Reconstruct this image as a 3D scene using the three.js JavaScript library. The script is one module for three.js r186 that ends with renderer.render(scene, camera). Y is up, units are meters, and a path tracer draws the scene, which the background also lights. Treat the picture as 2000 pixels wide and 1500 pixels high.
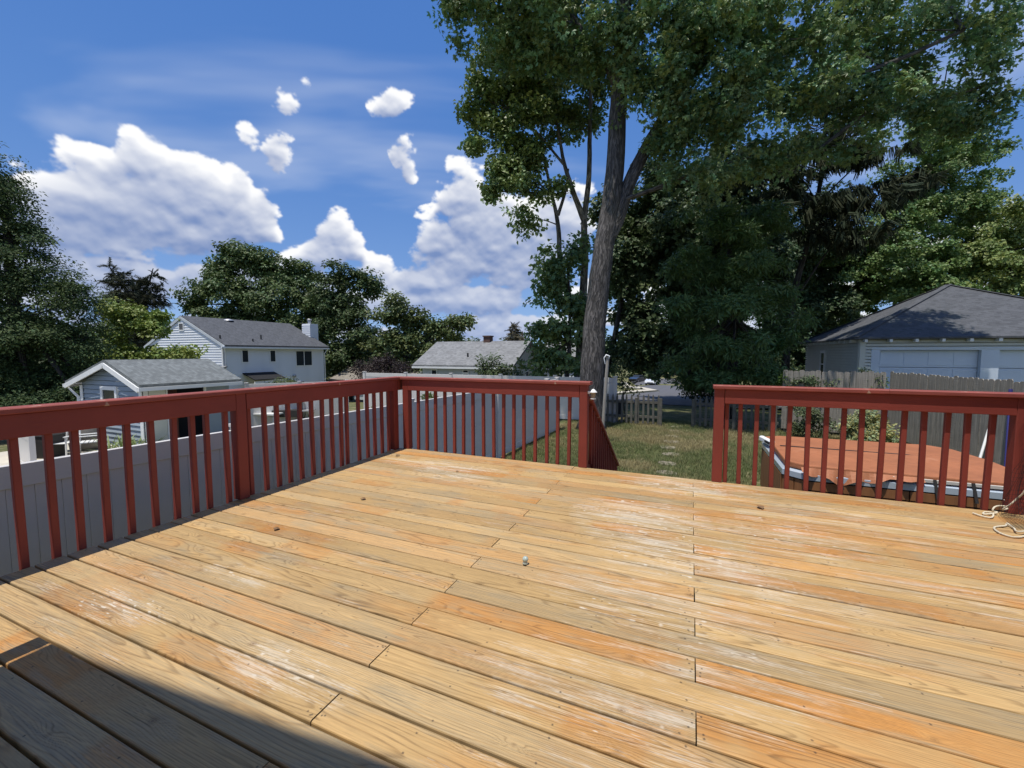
import * as THREE from 'three';
import { mergeGeometries } from 'three/addons/utils/BufferGeometryUtils.js';

/* ---------- camera, sun, exposure ---------- */
const FOCAL = 824, PITCH = Math.atan(60 / FOCAL), YAW = THREE.MathUtils.degToRad(23), EYE = 1.274;
const scene = new THREE.Scene();
const camera = new THREE.PerspectiveCamera(2 * Math.atan(750 / FOCAL) * 180 / Math.PI, 4 / 3, 0.05, 2000);
camera.rotation.order = 'YXZ';
camera.position.set(0, EYE, 0);
camera.rotation.set(-PITCH, YAW, 0);
const renderer = new THREE.WebGLRenderer({ antialias: true });
renderer.setSize(1024, 768);
renderer.toneMapping = THREE.LinearToneMapping;
renderer.toneMappingExposure = 0.93;
renderer.shadowMap.enabled = true;
const SUN = new THREE.Vector3(-0.085, 1, 0.25).normalize();
const sun = new THREE.DirectionalLight(new THREE.Color().setRGB(1, 0.95, 0.86), 5.0);
sun.position.copy(SUN).multiplyScalar(60);
sun.castShadow = true;
sun.shadow.mapSize.set(4096, 4096);
Object.assign(sun.shadow.camera, { left: -50, right: 50, top: 50, bottom: -50, near: 1, far: 150 });
scene.add(sun, sun.target);

/* ---------- random numbers and noise ---------- */
function rng(seed) { let a = seed >>> 0; return () => { a = (a + 0x6D2B79F5) | 0; let t = Math.imul(a ^ (a >>> 15), 1 | a); t = (t + Math.imul(t ^ (t >>> 7), 61 | t)) ^ t; return ((t ^ (t >>> 14)) >>> 0) / 4294967296; }; }
const TB = new Float32Array(65536); { const r = rng(7); for (let i = 0; i < 65536; i++) TB[i] = r(); }
const hsh = (x, y, z) => TB[(Math.imul(x, 1619) ^ Math.imul(y, 31337) ^ Math.imul(z, 6971) ^ (Math.imul(x, 7919) >> 7) ^ (Math.imul(y, 4793) >> 5)) & 65535];
function n2(x, y, s = 0) {
  const xi = Math.floor(x), yi = Math.floor(y); let u = x - xi, v = y - yi; u = u * u * (3 - 2 * u); v = v * v * (3 - 2 * v);
  const a = hsh(xi, yi, s), b = hsh(xi + 1, yi, s), c = hsh(xi, yi + 1, s), d = hsh(xi + 1, yi + 1, s);
  return a + (b - a) * u + (c - a + (a - b - c + d) * u) * v;
}
function n3(x, y, z) {
  const xi = Math.floor(x), yi = Math.floor(y), zi = Math.floor(z); let u = x - xi, v = y - yi, w = z - zi;
  u = u * u * (3 - 2 * u); v = v * v * (3 - 2 * v); w = w * w * (3 - 2 * w);
  const L = (k) => { const a = hsh(xi, yi, k), b = hsh(xi + 1, yi, k), c = hsh(xi, yi + 1, k), d = hsh(xi + 1, yi + 1, k); return a + (b - a) * u + (c - a + (a - b - c + d) * u) * v; };
  const p = L(zi), q = L(zi + 1); return p + (q - p) * w;
}
const fb2 = (x, y, o = 4, s = 0) => { let a = 0, k = 0.5, t = 0; for (let i = 0; i < o; i++) { a += k * n2(x, y, s + i * 17); t += k; x *= 2.03; y *= 2.03; k *= 0.5; } return a / t; };
const fb3 = (x, y, z, o = 4) => { let a = 0, k = 0.5, t = 0; for (let i = 0; i < o; i++) { a += k * n3(x, y, z + i * 13.7); t += k; x *= 2.05; y *= 2.05; z *= 2.05; k *= 0.56; } return a / t; };
const sst = (a, b, x) => { x = Math.min(1, Math.max(0, (x - a) / (b - a))); return x * x * (3 - 2 * x); };
const lerp = (a, b, t) => a + (b - a) * t;

/* ---------- the sky: air, cumulus and thin high cloud on a sphere ---------- */
{
  const W = 4096, H = 2048, data = new Float32Array(W * H * 4), D2R = Math.PI / 180;
  // cumulus heads: azimuth, elevation, half width, half height in degrees
  const C = [[-62.7, 19.1, 2.4, 2.0], [-59.7, 18.2, 3.4, 2.4], [-66.0, 16.7, 2.2, 2.0], [-56.4, 17.4, 2.9, 2.2], [-54.0, 16.0, 2.5, 2.1], [-68.4, 14.1, 2.6, 2.2], [-70.8, 13.4, 2.0, 2.0], [-62.6, 14.7, 8.6, 3.6], [-61.5, 12.6, 8.6, 2.5], [-69.2, 11.6, 3.5, 2.6], [-75, 12, 4, 3],
    [-45.3, 14.4, 2.6, 2.7], [-46.2, 12.3, 3.2, 2.0], [-43.2, 13.7, 1.6, 1.6],
    [-50.4, 27.4, 1.5, 1.2], [-47.9, 28.8, 1.7, 1.0], [-37.9, 30.0, 1.9, 1.7], [-38.9, 28.4, 1.7, 1.3], [-36.8, 24.9, 1.5, 2.1], [-36.0, 22.6, 1.0, 1.3], [-51.2, 22.6, 1.6, 1.3], [-53.8, 23.0, 1.0, 1.2], [-51.3, 20.9, 1.0, 1.0],
    [-29.1, 19.9, 3.0, 3.2], [-25.7, 15.8, 5.6, 5.6], [-33.1, 14.4, 2.9, 2.9], [-21, 13, 5, 5.4], [-31.8, 11.3, 5.6, 2.8], [-40.2, 10.9, 2.3, 1.6], [-36.4, 9.2, 5, 1.9], [-52.1, 13.6, 1.3, 1.1], [-48.5, 11.2, 3.3, 1.2], [-16, 17, 4, 4], [-30, 7.2, 10, 2.0], [-23, 3.6, 10, 1.8], [-40, 6, 9, 1.6], [-56, 8.2, 6, 1.8], [-66, 7, 8, 2.2], [-48, 8.4, 4, 1.4]];
  { const r = rng(42); for (let i = 0; i < 48; i++) { const az = 32 + r() * 250; const el = 4 + Math.pow(r(), 1.4) * 48, s = (0.7 + r()) * 3.2 * (el < 20 ? 1.2 : 0.8); for (let k = 0; k < 4; k++) C.push([az + (r() - 0.5) * s * 3, el + (r() - 0.2) * s * 0.8, s * (0.6 + r() * 0.7), s * (0.4 + r() * 0.4)]); } }
  for (const c of C) { const a = c[0] * D2R, e = c[1] * D2R; c.d = [Math.cos(e) * Math.sin(a), Math.sin(e), -Math.cos(e) * Math.cos(a)]; }
  // coarse lookup: which heads matter in each 6 x 6 degree cell
  const cells = new Map();
  const near = (az, el) => { const key = Math.round(az / 6) * 1000 + Math.round(el / 6); let l = cells.get(key); if (!l) { const ca = Math.round(az / 6) * 6, ce = Math.round(el / 6) * 6; l = C.filter(c => { let da = Math.abs(c[0] - ca) % 360; if (da > 180) da = 360 - da; return da * Math.cos(ce * D2R * 0.9) < c[2] * 1.6 + 6 && Math.abs(c[1] - ce) < c[3] * 1.6 + 6; }); cells.set(key, l); } return l; };
  const shape = (az, el) => { let s = 0; for (const c of near(az, el)) { let da = az - c[0]; da -= 360 * Math.round(da / 360); const x = da / c[2], y = (el - c[1]) / c[3]; const q = (1 - (x * x + y * y) * 0.42) * (c[2] < 2.4 && c[3] < 2.2 && c[1] > 20 ? 0.74 : 1); if (q > 0) s = Math.max(s, q) + 0.15 * Math.min(s, q); } return Math.min(s, 1.25); };
  const field = (az, el, o) => { // cloud thickness; fluff() is the billow noise
    const s = shape(az, el), a = az * D2R, e = el * D2R, x = Math.cos(e) * Math.sin(a), y = Math.sin(e) * 1.25, z = Math.cos(e) * Math.cos(a);
    const low = sst(15, 7, el) * (0.30 + 0.75 * sst(0.36, 0.66, fb3(x * 5 + 9, y * 22, z * 5, 3)));
    const b = Math.max(s, low); if (b < 0.04) return -1;
    const f = fb3(x * 17 + 3, y * 20, z * 17, o) - 0.5;
    return b * 0.95 + f * lerp(2.5, 1.3, sst(0.45, 0.95, s)) - 0.46;
  };
  const dens = (az, el, o) => sst(0, 0.34, field(az, el, o));
  const put = (i, r, g, b) => { data[i] = r; data[i + 1] = g; data[i + 2] = b; data[i + 3] = 1; };
  for (let j = 0; j < H; j++) {
    const el = ((j + 0.5) / H - 0.5) * 180;
    for (let i = 0; i < W; i++) {
      const th = ((i + 0.5) / W - 0.5) * 2 * Math.PI; // atan2(z, x)
      const o = (j * W + i) * 4;
      if (el < -1) { put(o, 0.20, 0.22, 0.20); continue; }
      const az = Math.atan2(Math.cos(th), -Math.sin(th)) / D2R;
      const e = Math.max(el, 0), t = Math.pow(1 - e / 90, 3.2), hz = Math.exp(-e / 9);
      let r = lerp(0.062, 0.118, t) + 0.27 * hz, g = lerp(0.178, 0.292, t) + 0.29 * hz, b = lerp(0.52, 0.69, t) + 0.17 * hz;
      // thin streaks of high cloud
      const x = Math.cos(el * D2R) * Math.sin(az * D2R), y = Math.sin(el * D2R), z = Math.cos(el * D2R) * Math.cos(az * D2R);
      const qx = x / (y + 0.18), qz = z / (y + 0.18), w = fb2(qx * 0.7 + 3, qz * 0.7, 3, 5);
      const ci = sst(0.53, 0.80, fb2(qx * 1.1 + qz * 0.5 + w * 1.6, qz * 2.6 - qx * 1.2 + w, 5, 31)) * 0.32 * sst(2, 14, el);
      r = lerp(r, 0.62, ci); g = lerp(g, 0.70, ci); b = lerp(b, 0.86, ci);
      if (el < 62) {
        const f0 = field(az, el, 7), d = sst(-0.01, 0.24, f0);
        if (d > 0.003) {
          let shd = 0; for (let k = 1; k <= 6; k++) { const e2 = el + k * 0.95, lw = sst(15, 7, e2) * 0.35; shd += Math.max(lw, sst(0.15, 0.75, shape(az + k * 0.2, e2))) * (1 - k * 0.06); }
          const g1 = field(az, el, 3) - field(az + 0.25, el + 0.8, 3), g2 = f0 - field(az + 0.1, el + 0.35, 6), grad = Math.max(-0.38, Math.min(0.38, g1 * 0.75 + g2 * 0.6));
          const li = Math.max(0, Math.min(1, 1.06 * Math.exp(-shd * 0.34) + 0.02 + grad * (0.55 + 0.45 * Math.exp(-shd * 0.3)))), far = sst(13, 1, el) * 0.22;
          let cr = lerp(0.185, 0.98, li), cg = lerp(0.275, 0.985, li), cb = lerp(0.52, 1.0, li);
          cr = lerp(cr, 0.52, far); cg = lerp(cg, 0.63, far); cb = lerp(cb, 0.86, far);
          const al = Math.min(1, d * 1.02); r = lerp(r, cr, al); g = lerp(g, cg, al); b = lerp(b, cb, al);
        }
      }
      put(o, r * 1.1, g * 1.1, b * 1.1);
    }
  }
  const sky = new THREE.DataTexture(data, W, H, THREE.RGBAFormat, THREE.FloatType);
  sky.mapping = THREE.EquirectangularReflectionMapping; sky.colorSpace = THREE.LinearSRGBColorSpace;
  sky.magFilter = sky.minFilter = THREE.LinearFilter; sky.needsUpdate = true;
  scene.background = sky; scene.environment = sky;
}
console.log('sky done');

/* ---------- helpers ---------- */
const V3 = (x, y, z) => new THREE.Vector3(x, y, z);
const _cm = new THREE.Matrix4().makeRotationFromEuler(new THREE.Euler(-PITCH, YAW, 0, 'YXZ'));
const ray = (px, py) => V3((px - 1000) / FOCAL, (750 - py) / FOCAL, -1).applyMatrix4(_cm); // unit step = one metre of depth
const P = (px, py, depth) => ray(px, py).multiplyScalar(depth).add(V3(0, EYE, 0));
const onY = (px, py, y) => { const r = ray(px, py); return r.multiplyScalar((y - EYE) / r.y).add(V3(0, EYE, 0)); };
const names = new Map();
function numbered(n) { const k = names.get(n) || 0; names.set(n, k + 1); return k ? `${n}_${String(k).padStart(3, '0')}` : n; }
function tag(o, label, category, group, kind) { if (label) o.userData.label = label; if (category) o.userData.category = category; if (group) o.userData.group = group; if (kind) o.userData.kind = kind; return o; }
function base(name, pos = [0, 0, 0], turn = 0) { const o = new THREE.Group(); o.name = numbered(name); o.position.set(...pos); o.rotation.y = turn; scene.add(o); return o; }
function sh(m) { m.castShadow = m.receiveShadow = true; return m; }
function mesh(name, geo, mat, parent) { const m = sh(new THREE.Mesh(geo, mat)); m.name = parent ? name : numbered(name); (parent || scene).add(m); return m; }

/* geometry builder: faces with uv in metres */
class GB {
  constructor() { this.p = []; this.u = []; this.i = []; this.n = 0; this.c = null; }
  v(x, y, z, u, v) { this.p.push(x, y, z); this.u.push(u, v); return this.n++; }
  quad(a, b, c, d, uv) { // a b c d counter-clockwise
    let U = uv;
    if (!U) { const w = a.distanceTo(b), h = b.distanceTo(c); U = [[0, 0], [w, 0], [w, h], [0, h]]; }
    const k = [a, b, c, d].map((q, n) => this.v(q.x, q.y, q.z, U[n][0], U[n][1]));
    this.i.push(k[0], k[1], k[2], k[0], k[2], k[3]); return this;
  }
  tri(a, b, c, uv) {
    let U = uv; if (!U) { const e = b.clone().sub(a), w = e.length(); e.normalize(); const ac = c.clone().sub(a), s = ac.dot(e), h = Math.sqrt(Math.max(0, ac.lengthSq() - s * s)); U = [[0, 0], [w, 0], [s, h]]; }
    const k = [a, b, c].map((q, n) => this.v(q.x, q.y, q.z, U[n][0], U[n][1])); this.i.push(...k); return this;
  }
  box(x0, y0, z0, x1, y1, z1, ou = 0, ov = 0) {
    const q = (a, b, c, d, w, h) => { const k = [[a, 0, 0], [b, w, 0], [c, w, h], [d, 0, h]].map(([pp, uu, vv]) => this.v(pp[0], pp[1], pp[2], ou + uu, ov + vv)); this.i.push(k[0], k[1], k[2], k[0], k[2], k[3]); };
    const X = x1 - x0, Y = y1 - y0, Z = z1 - z0;
    q([x0, y0, z1], [x1, y0, z1], [x1, y1, z1], [x0, y1, z1], X, Y);
    q([x1, y0, z0], [x0, y0, z0], [x0, y1, z0], [x1, y1, z0], X, Y);
    q([x1, y0, z1], [x1, y0, z0], [x1, y1, z0], [x1, y1, z1], Z, Y);
    q([x0, y0, z0], [x0, y0, z1], [x0, y1, z1], [x0, y1, z0], Z, Y);
    q([x0, y1, z1], [x1, y1, z1], [x1, y1, z0], [x0, y1, z0], X, Z);
    q([x0, y0, z0], [x1, y0, z0], [x1, y0, z1], [x0, y0, z1], X, Z);
    return this;
  }
  // bar of rectangular section with small chamfers, from a to b; w across (side), h up
  bar(a, b, w, h, ch = 0.004, up = V3(0, 1, 0), ou = 0) {
    const d = b.clone().sub(a), L = d.length(); d.normalize(); const s = d.clone().cross(up).normalize(), t = s.clone().cross(d).normalize();
    const W = w / 2, H = h / 2, prof = ch > 0 ? [[-W + ch, -H], [W - ch, -H], [W, -H + ch], [W, H - ch], [W - ch, H], [-W + ch, H], [-W, H - ch], [-W, -H + ch]] : [[-W, -H], [W, -H], [W, H], [-W, H]];
    const at = (o, q) => o.clone().addScaledVector(s, q[0]).addScaledVector(t, q[1]);
    let acc = 0; const n = prof.length;
    for (let k = 0; k < n; k++) { const q = prof[k], r = prof[(k + 1) % n], l = Math.hypot(r[0] - q[0], r[1] - q[1]); this.quad(at(a, q), at(a, r), at(b, r), at(b, q), [[ou, acc], [ou, acc + l], [ou + L, acc + l], [ou + L, acc]]); acc += l; }
    for (let k = 1; k < n - 1; k++) { this.tri(at(b, prof[0]), at(b, prof[k]), at(b, prof[k + 1])); this.tri(at(a, prof[0]), at(a, prof[k + 1]), at(a, prof[k])); }
    return this;
  }
  tube(pts, rads, seg = 8, cap = true) {
    const n = pts.length, rings = []; let up = V3(0.3, 0.1, 1).normalize(), L = 0;
    for (let k = 0; k < n; k++) {
      const d = pts[Math.min(n - 1, k + 1)].clone().sub(pts[Math.max(0, k - 1)]).normalize();
      const s = d.clone().cross(up); if (s.lengthSq() < 1e-6) s.set(1, 0, 0).cross(d); s.normalize(); up = s.clone().cross(d).normalize();
      if (k) L += pts[k].distanceTo(pts[k - 1]);
      const ring = []; for (let j = 0; j <= seg; j++) { const a = j / seg * Math.PI * 2, r = rads[k]; const q = pts[k].clone().addScaledVector(s, Math.cos(a) * r).addScaledVector(up, Math.sin(a) * r); ring.push(this.v(q.x, q.y, q.z, j / seg * Math.max(0.3, Math.round(2 * Math.PI * rads[0] * 10) / 10), L)); }
      rings.push(ring);
    }
    for (let k = 0; k < n - 1; k++) for (let j = 0; j < seg; j++) { const a = rings[k][j], b = rings[k][j + 1], c = rings[k + 1][j + 1], d = rings[k + 1][j]; this.i.push(a, d, c, a, c, b); }
    if (cap) for (const [k, f] of [[0, 1], [n - 1, -1]]) { const c = this.v(pts[k].x, pts[k].y, pts[k].z, 0, 0); for (let j = 0; j < seg; j++) f > 0 ? this.i.push(c, rings[k][j], rings[k][j + 1]) : this.i.push(c, rings[k][j + 1], rings[k][j]); }
    this.smooth = true; return this;
  }
  geo(smooth = this.smooth) {
    let g = new THREE.BufferGeometry();
    g.setAttribute('position', new THREE.Float32BufferAttribute(this.p, 3)); g.setAttribute('uv', new THREE.Float32BufferAttribute(this.u, 2)); g.setIndex(this.i);
    if (!smooth) g = g.toNonIndexed(); g.computeVertexNormals(); return g;
  }
}
const boxG = (...a) => new GB().box(...a).geo();
const barG = (...a) => new GB().bar(...a).geo();

/* ---------- textures and materials ---------- */
const toS = c => { c = Math.min(1, Math.max(0, c)); return (c <= 0.0031308 ? c * 12.92 : 1.055 * Math.pow(c, 1 / 2.4) - 0.055) * 255; };
const S_LUT = new Uint8Array(4097); for (let i = 0; i <= 4096; i++) S_LUT[i] = Math.round(toS(i / 4096));
const sB = c => S_LUT[c <= 0 ? 0 : c >= 1 ? 4096 : (c * 4096) | 0];
function tex(w, h, fn, srgb = true, metres = [1, 1]) { // fn(x, y, out) linear colour
  const d = new Uint8Array(w * h * 4), o = [0, 0, 0];
  for (let y = 0; y < h; y++) for (let x = 0; x < w; x++) { fn(x, y, o); const k = (y * w + x) * 4; for (let c = 0; c < 3; c++) d[k + c] = srgb ? sB(o[c]) : Math.max(0, Math.min(255, o[c] * 255)); d[k + 3] = 255; }
  const t = new THREE.DataTexture(d, w, h, THREE.RGBAFormat); t.wrapS = t.wrapT = THREE.RepeatWrapping; t.magFilter = THREE.LinearFilter; t.minFilter = THREE.LinearMipmapLinearFilter; t.generateMipmaps = true;
  if (srgb) t.colorSpace = THREE.SRGBColorSpace; t.repeat.set(1 / metres[0], 1 / metres[1]); t.needsUpdate = true; return t;
}
// noise that tiles over n x n cells
const tile = (x, y, n, s) => { const f = (a, b) => { const xi = Math.floor(a), yi = Math.floor(b); let u = a - xi, v = b - yi; u = u * u * (3 - 2 * u); v = v * v * (3 - 2 * v); const m = (k, q) => ((k % q) + q) % q; const h = (p, q) => hsh(m(p, n[0]), m(q, n[1]), s); const A = h(xi, yi), B = h(xi + 1, yi), C = h(xi, yi + 1), D = h(xi + 1, yi + 1); return A + (B - A) * u + (C - A + (A - B - C + D) * u) * v; }; return f(x * n[0], y * n[1]); };
const tfb = (x, y, nx, ny, o, s) => { let a = 0, k = 0.5, t = 0; for (let i = 0; i < o; i++) { a += k * tile(x, y, [nx, ny], s + i * 11); t += k; nx *= 2; ny *= 2; k *= 0.55; } return a / t; };
const std = (rgb, o = {}) => { const { rough = 0.8, ...r } = o; const m = new THREE.MeshStandardMaterial({ roughness: rough, ...r }); m.color.setRGB(...rgb); return m; };
const phys = (rgb, o = {}) => { const { rough = 0.8, ...r } = o; const m = new THREE.MeshPhysicalMaterial({ roughness: rough, ...r }); m.color.setRGB(...rgb); return m; };
// a mottled map: base colour times noise, optional streaks along u or v
function mottled(rgb, amp, size, cells = [6, 6], seed = 1, px = 256, speck = 0) {
  return tex(px, px, (x, y, o) => { const a = tfb(x / px, y / px, cells[0], cells[1], 4, seed), b = speck ? (hsh(x, y, seed) - 0.5) * speck : 0, k = 1 + (a - 0.5) * 2 * amp + b; o[0] = rgb[0] * k; o[1] = rgb[1] * k; o[2] = rgb[2] * k; }, true, size);
}
const bumpy = (size, cells, seed, px = 256, fine = 0.3) => tex(px, px, (x, y, o) => { o[0] = o[1] = o[2] = tfb(x / px, y / px, cells[0], cells[1], 4, seed) * (1 - fine) + hsh(x, y, seed) * fine; }, false, size);
/* ---------- ground ---------- */
const DROP = (X, D) => -1.3 - 0.047 * Math.min(60, Math.max(0, D - 16)) - 0.8 * sst(5.2, 12, -X) - 0.9 * sst(20, 34, -X) + 0.2 * sst(4.6, 7, X);
const T = (x, z) => DROP(x, -z);
const M = {};
{
  const grassTex = tex(1024, 1024, (x, y, o) => {
    const u = x / 1024, v = y / 1024, a = tfb(u, v, 10, 10, 4, 3), b = tfb(u, v, 40, 40, 3, 9), c = hsh(x, y, 4), dry = sst(0.46, 0.66, a * 0.7 + b * 0.3), k = 0.65 + 0.7 * b * 0.6 + c * 0.3;
    o[0] = lerp(0.105, 0.215, dry) * k; o[1] = lerp(0.115, 0.185, dry) * k; o[2] = lerp(0.038, 0.095, dry) * k;
  }, true, [7, 7]);
  const gb = bumpy([1.3, 1.3], [12, 12], 8, 256, 0.5);
  M.grass = std([1, 1, 1], { rough: 1, map: grassTex, bumpMap: gb, bumpScale: 0.03 });
  const xs = [], zs = []; for (let x = -400; x <= 400;) { xs.push(x); x += Math.abs(x) < 45 ? 0.75 : 12; } for (let z = -400; z <= 60;) { zs.push(z); z += z > -60 && z < 12 ? 0.75 : 10; }
  const p = [], u = [], id = []; const nx = xs.length;
  zs.forEach(z => xs.forEach(x => { const far = Math.hypot(x, z) > 130 ? sst(130, 380, Math.hypot(x, z)) * 9 : 0; p.push(x, T(x, z) + far + (Math.hypot(x, z) < 60 ? (fb2(x * 0.6, z * 0.6, 3, 2) - 0.5) * 0.07 : 0), z); u.push(x, -z); }));
  for (let j = 0; j < zs.length - 1; j++) for (let i = 0; i < nx - 1; i++) { const a = j * nx + i; id.push(a, a + nx, a + nx + 1, a, a + nx + 1, a + 1); }
  const g = new THREE.BufferGeometry(); g.setAttribute('position', new THREE.Float32BufferAttribute(p, 3)); g.setAttribute('uv', new THREE.Float32BufferAttribute(u, 2)); g.setIndex(id); g.computeVertexNormals();
  mesh('ground', g, M.grass).userData.kind = 'structure';
  // road and pavement sheets that follow the ground
  const strip = (name, L, R, mat, lift, up = 0) => {
    const gb2 = new GB(), n = 40; const at = (Q, t) => { const s = t * (Q.length - 1), k = Math.min(Q.length - 2, Math.floor(s)), f = s - k; return [lerp(Q[k][0], Q[k + 1][0], f), lerp(Q[k][1], Q[k + 1][1], f)]; };
    for (let k = 0; k < n; k++) { const a = at(L, k / n), b = at(R, k / n), c = at(R, (k + 1) / n), d = at(L, (k + 1) / n), m = 6; for (let j = 0; j < m; j++) { const q = (s, t, f) => { const x = lerp(s[0], t[0], f), D = lerp(s[1], t[1], f); return V3(x, DROP(x, D) + lift, -D); }; const A = q(a, b, j / m), B = q(a, b, (j + 1) / m), Cc = q(d, c, (j + 1) / m), Dd = q(d, c, j / m); gb2.quad(A, B, Cc, Dd, [A, B, Cc, Dd].map(w => [w.x, w.z])); if (up) { if (j === 0) gb2.quad(A.clone().setY(A.y - up), A, Dd, Dd.clone().setY(Dd.y - up)); if (j === m - 1) gb2.quad(B, B.clone().setY(B.y - up), Cc.clone().setY(Cc.y - up), Cc); } } if (up && (k === 0)) { const A = V3(a[0], DROP(...a) + lift, -a[1]), B = V3(b[0], DROP(...b) + lift, -b[1]); gb2.quad(A.clone().setY(A.y - up), B.clone().setY(B.y - up), B, A); } }
    const me = mesh(name, gb2.geo(), mat); me.userData.kind = 'structure'; return me;
  };
  M.asphalt = std([1, 1, 1], { rough: 0.9, map: mottled([0.105, 0.105, 0.115], 0.3, [3, 3], [8, 8], 5, 256, 0.25), bumpMap: gb, bumpScale: 0.006 });
  M.concrete = std([1, 1, 1], { rough: 0.9, map: mottled([0.50, 0.46, 0.38], 0.18, [2, 2], [6, 6], 6, 256, 0.1) });
  strip('road', [[-14, 26.5], [-6, 33], [-4.4, 40], [-2.9, 46.7], [-5.2, 57], [-12, 95]], [[6, 26], [4.5, 33], [4, 40], [3, 46.7], [1.5, 57], [-3, 95]], M.asphalt, 0.05);
  strip('pavement', [[-7.6, 36], [-5.6, 43], [-4.4, 47.5], [-6.9, 57], [-13.8, 92]], [[-5.9, 36.2], [-4.2, 42.5], [-3.2, 46.9], [-5.9, 57], [-12.6, 92]], M.concrete, 0.16, 0.16);
}
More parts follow.
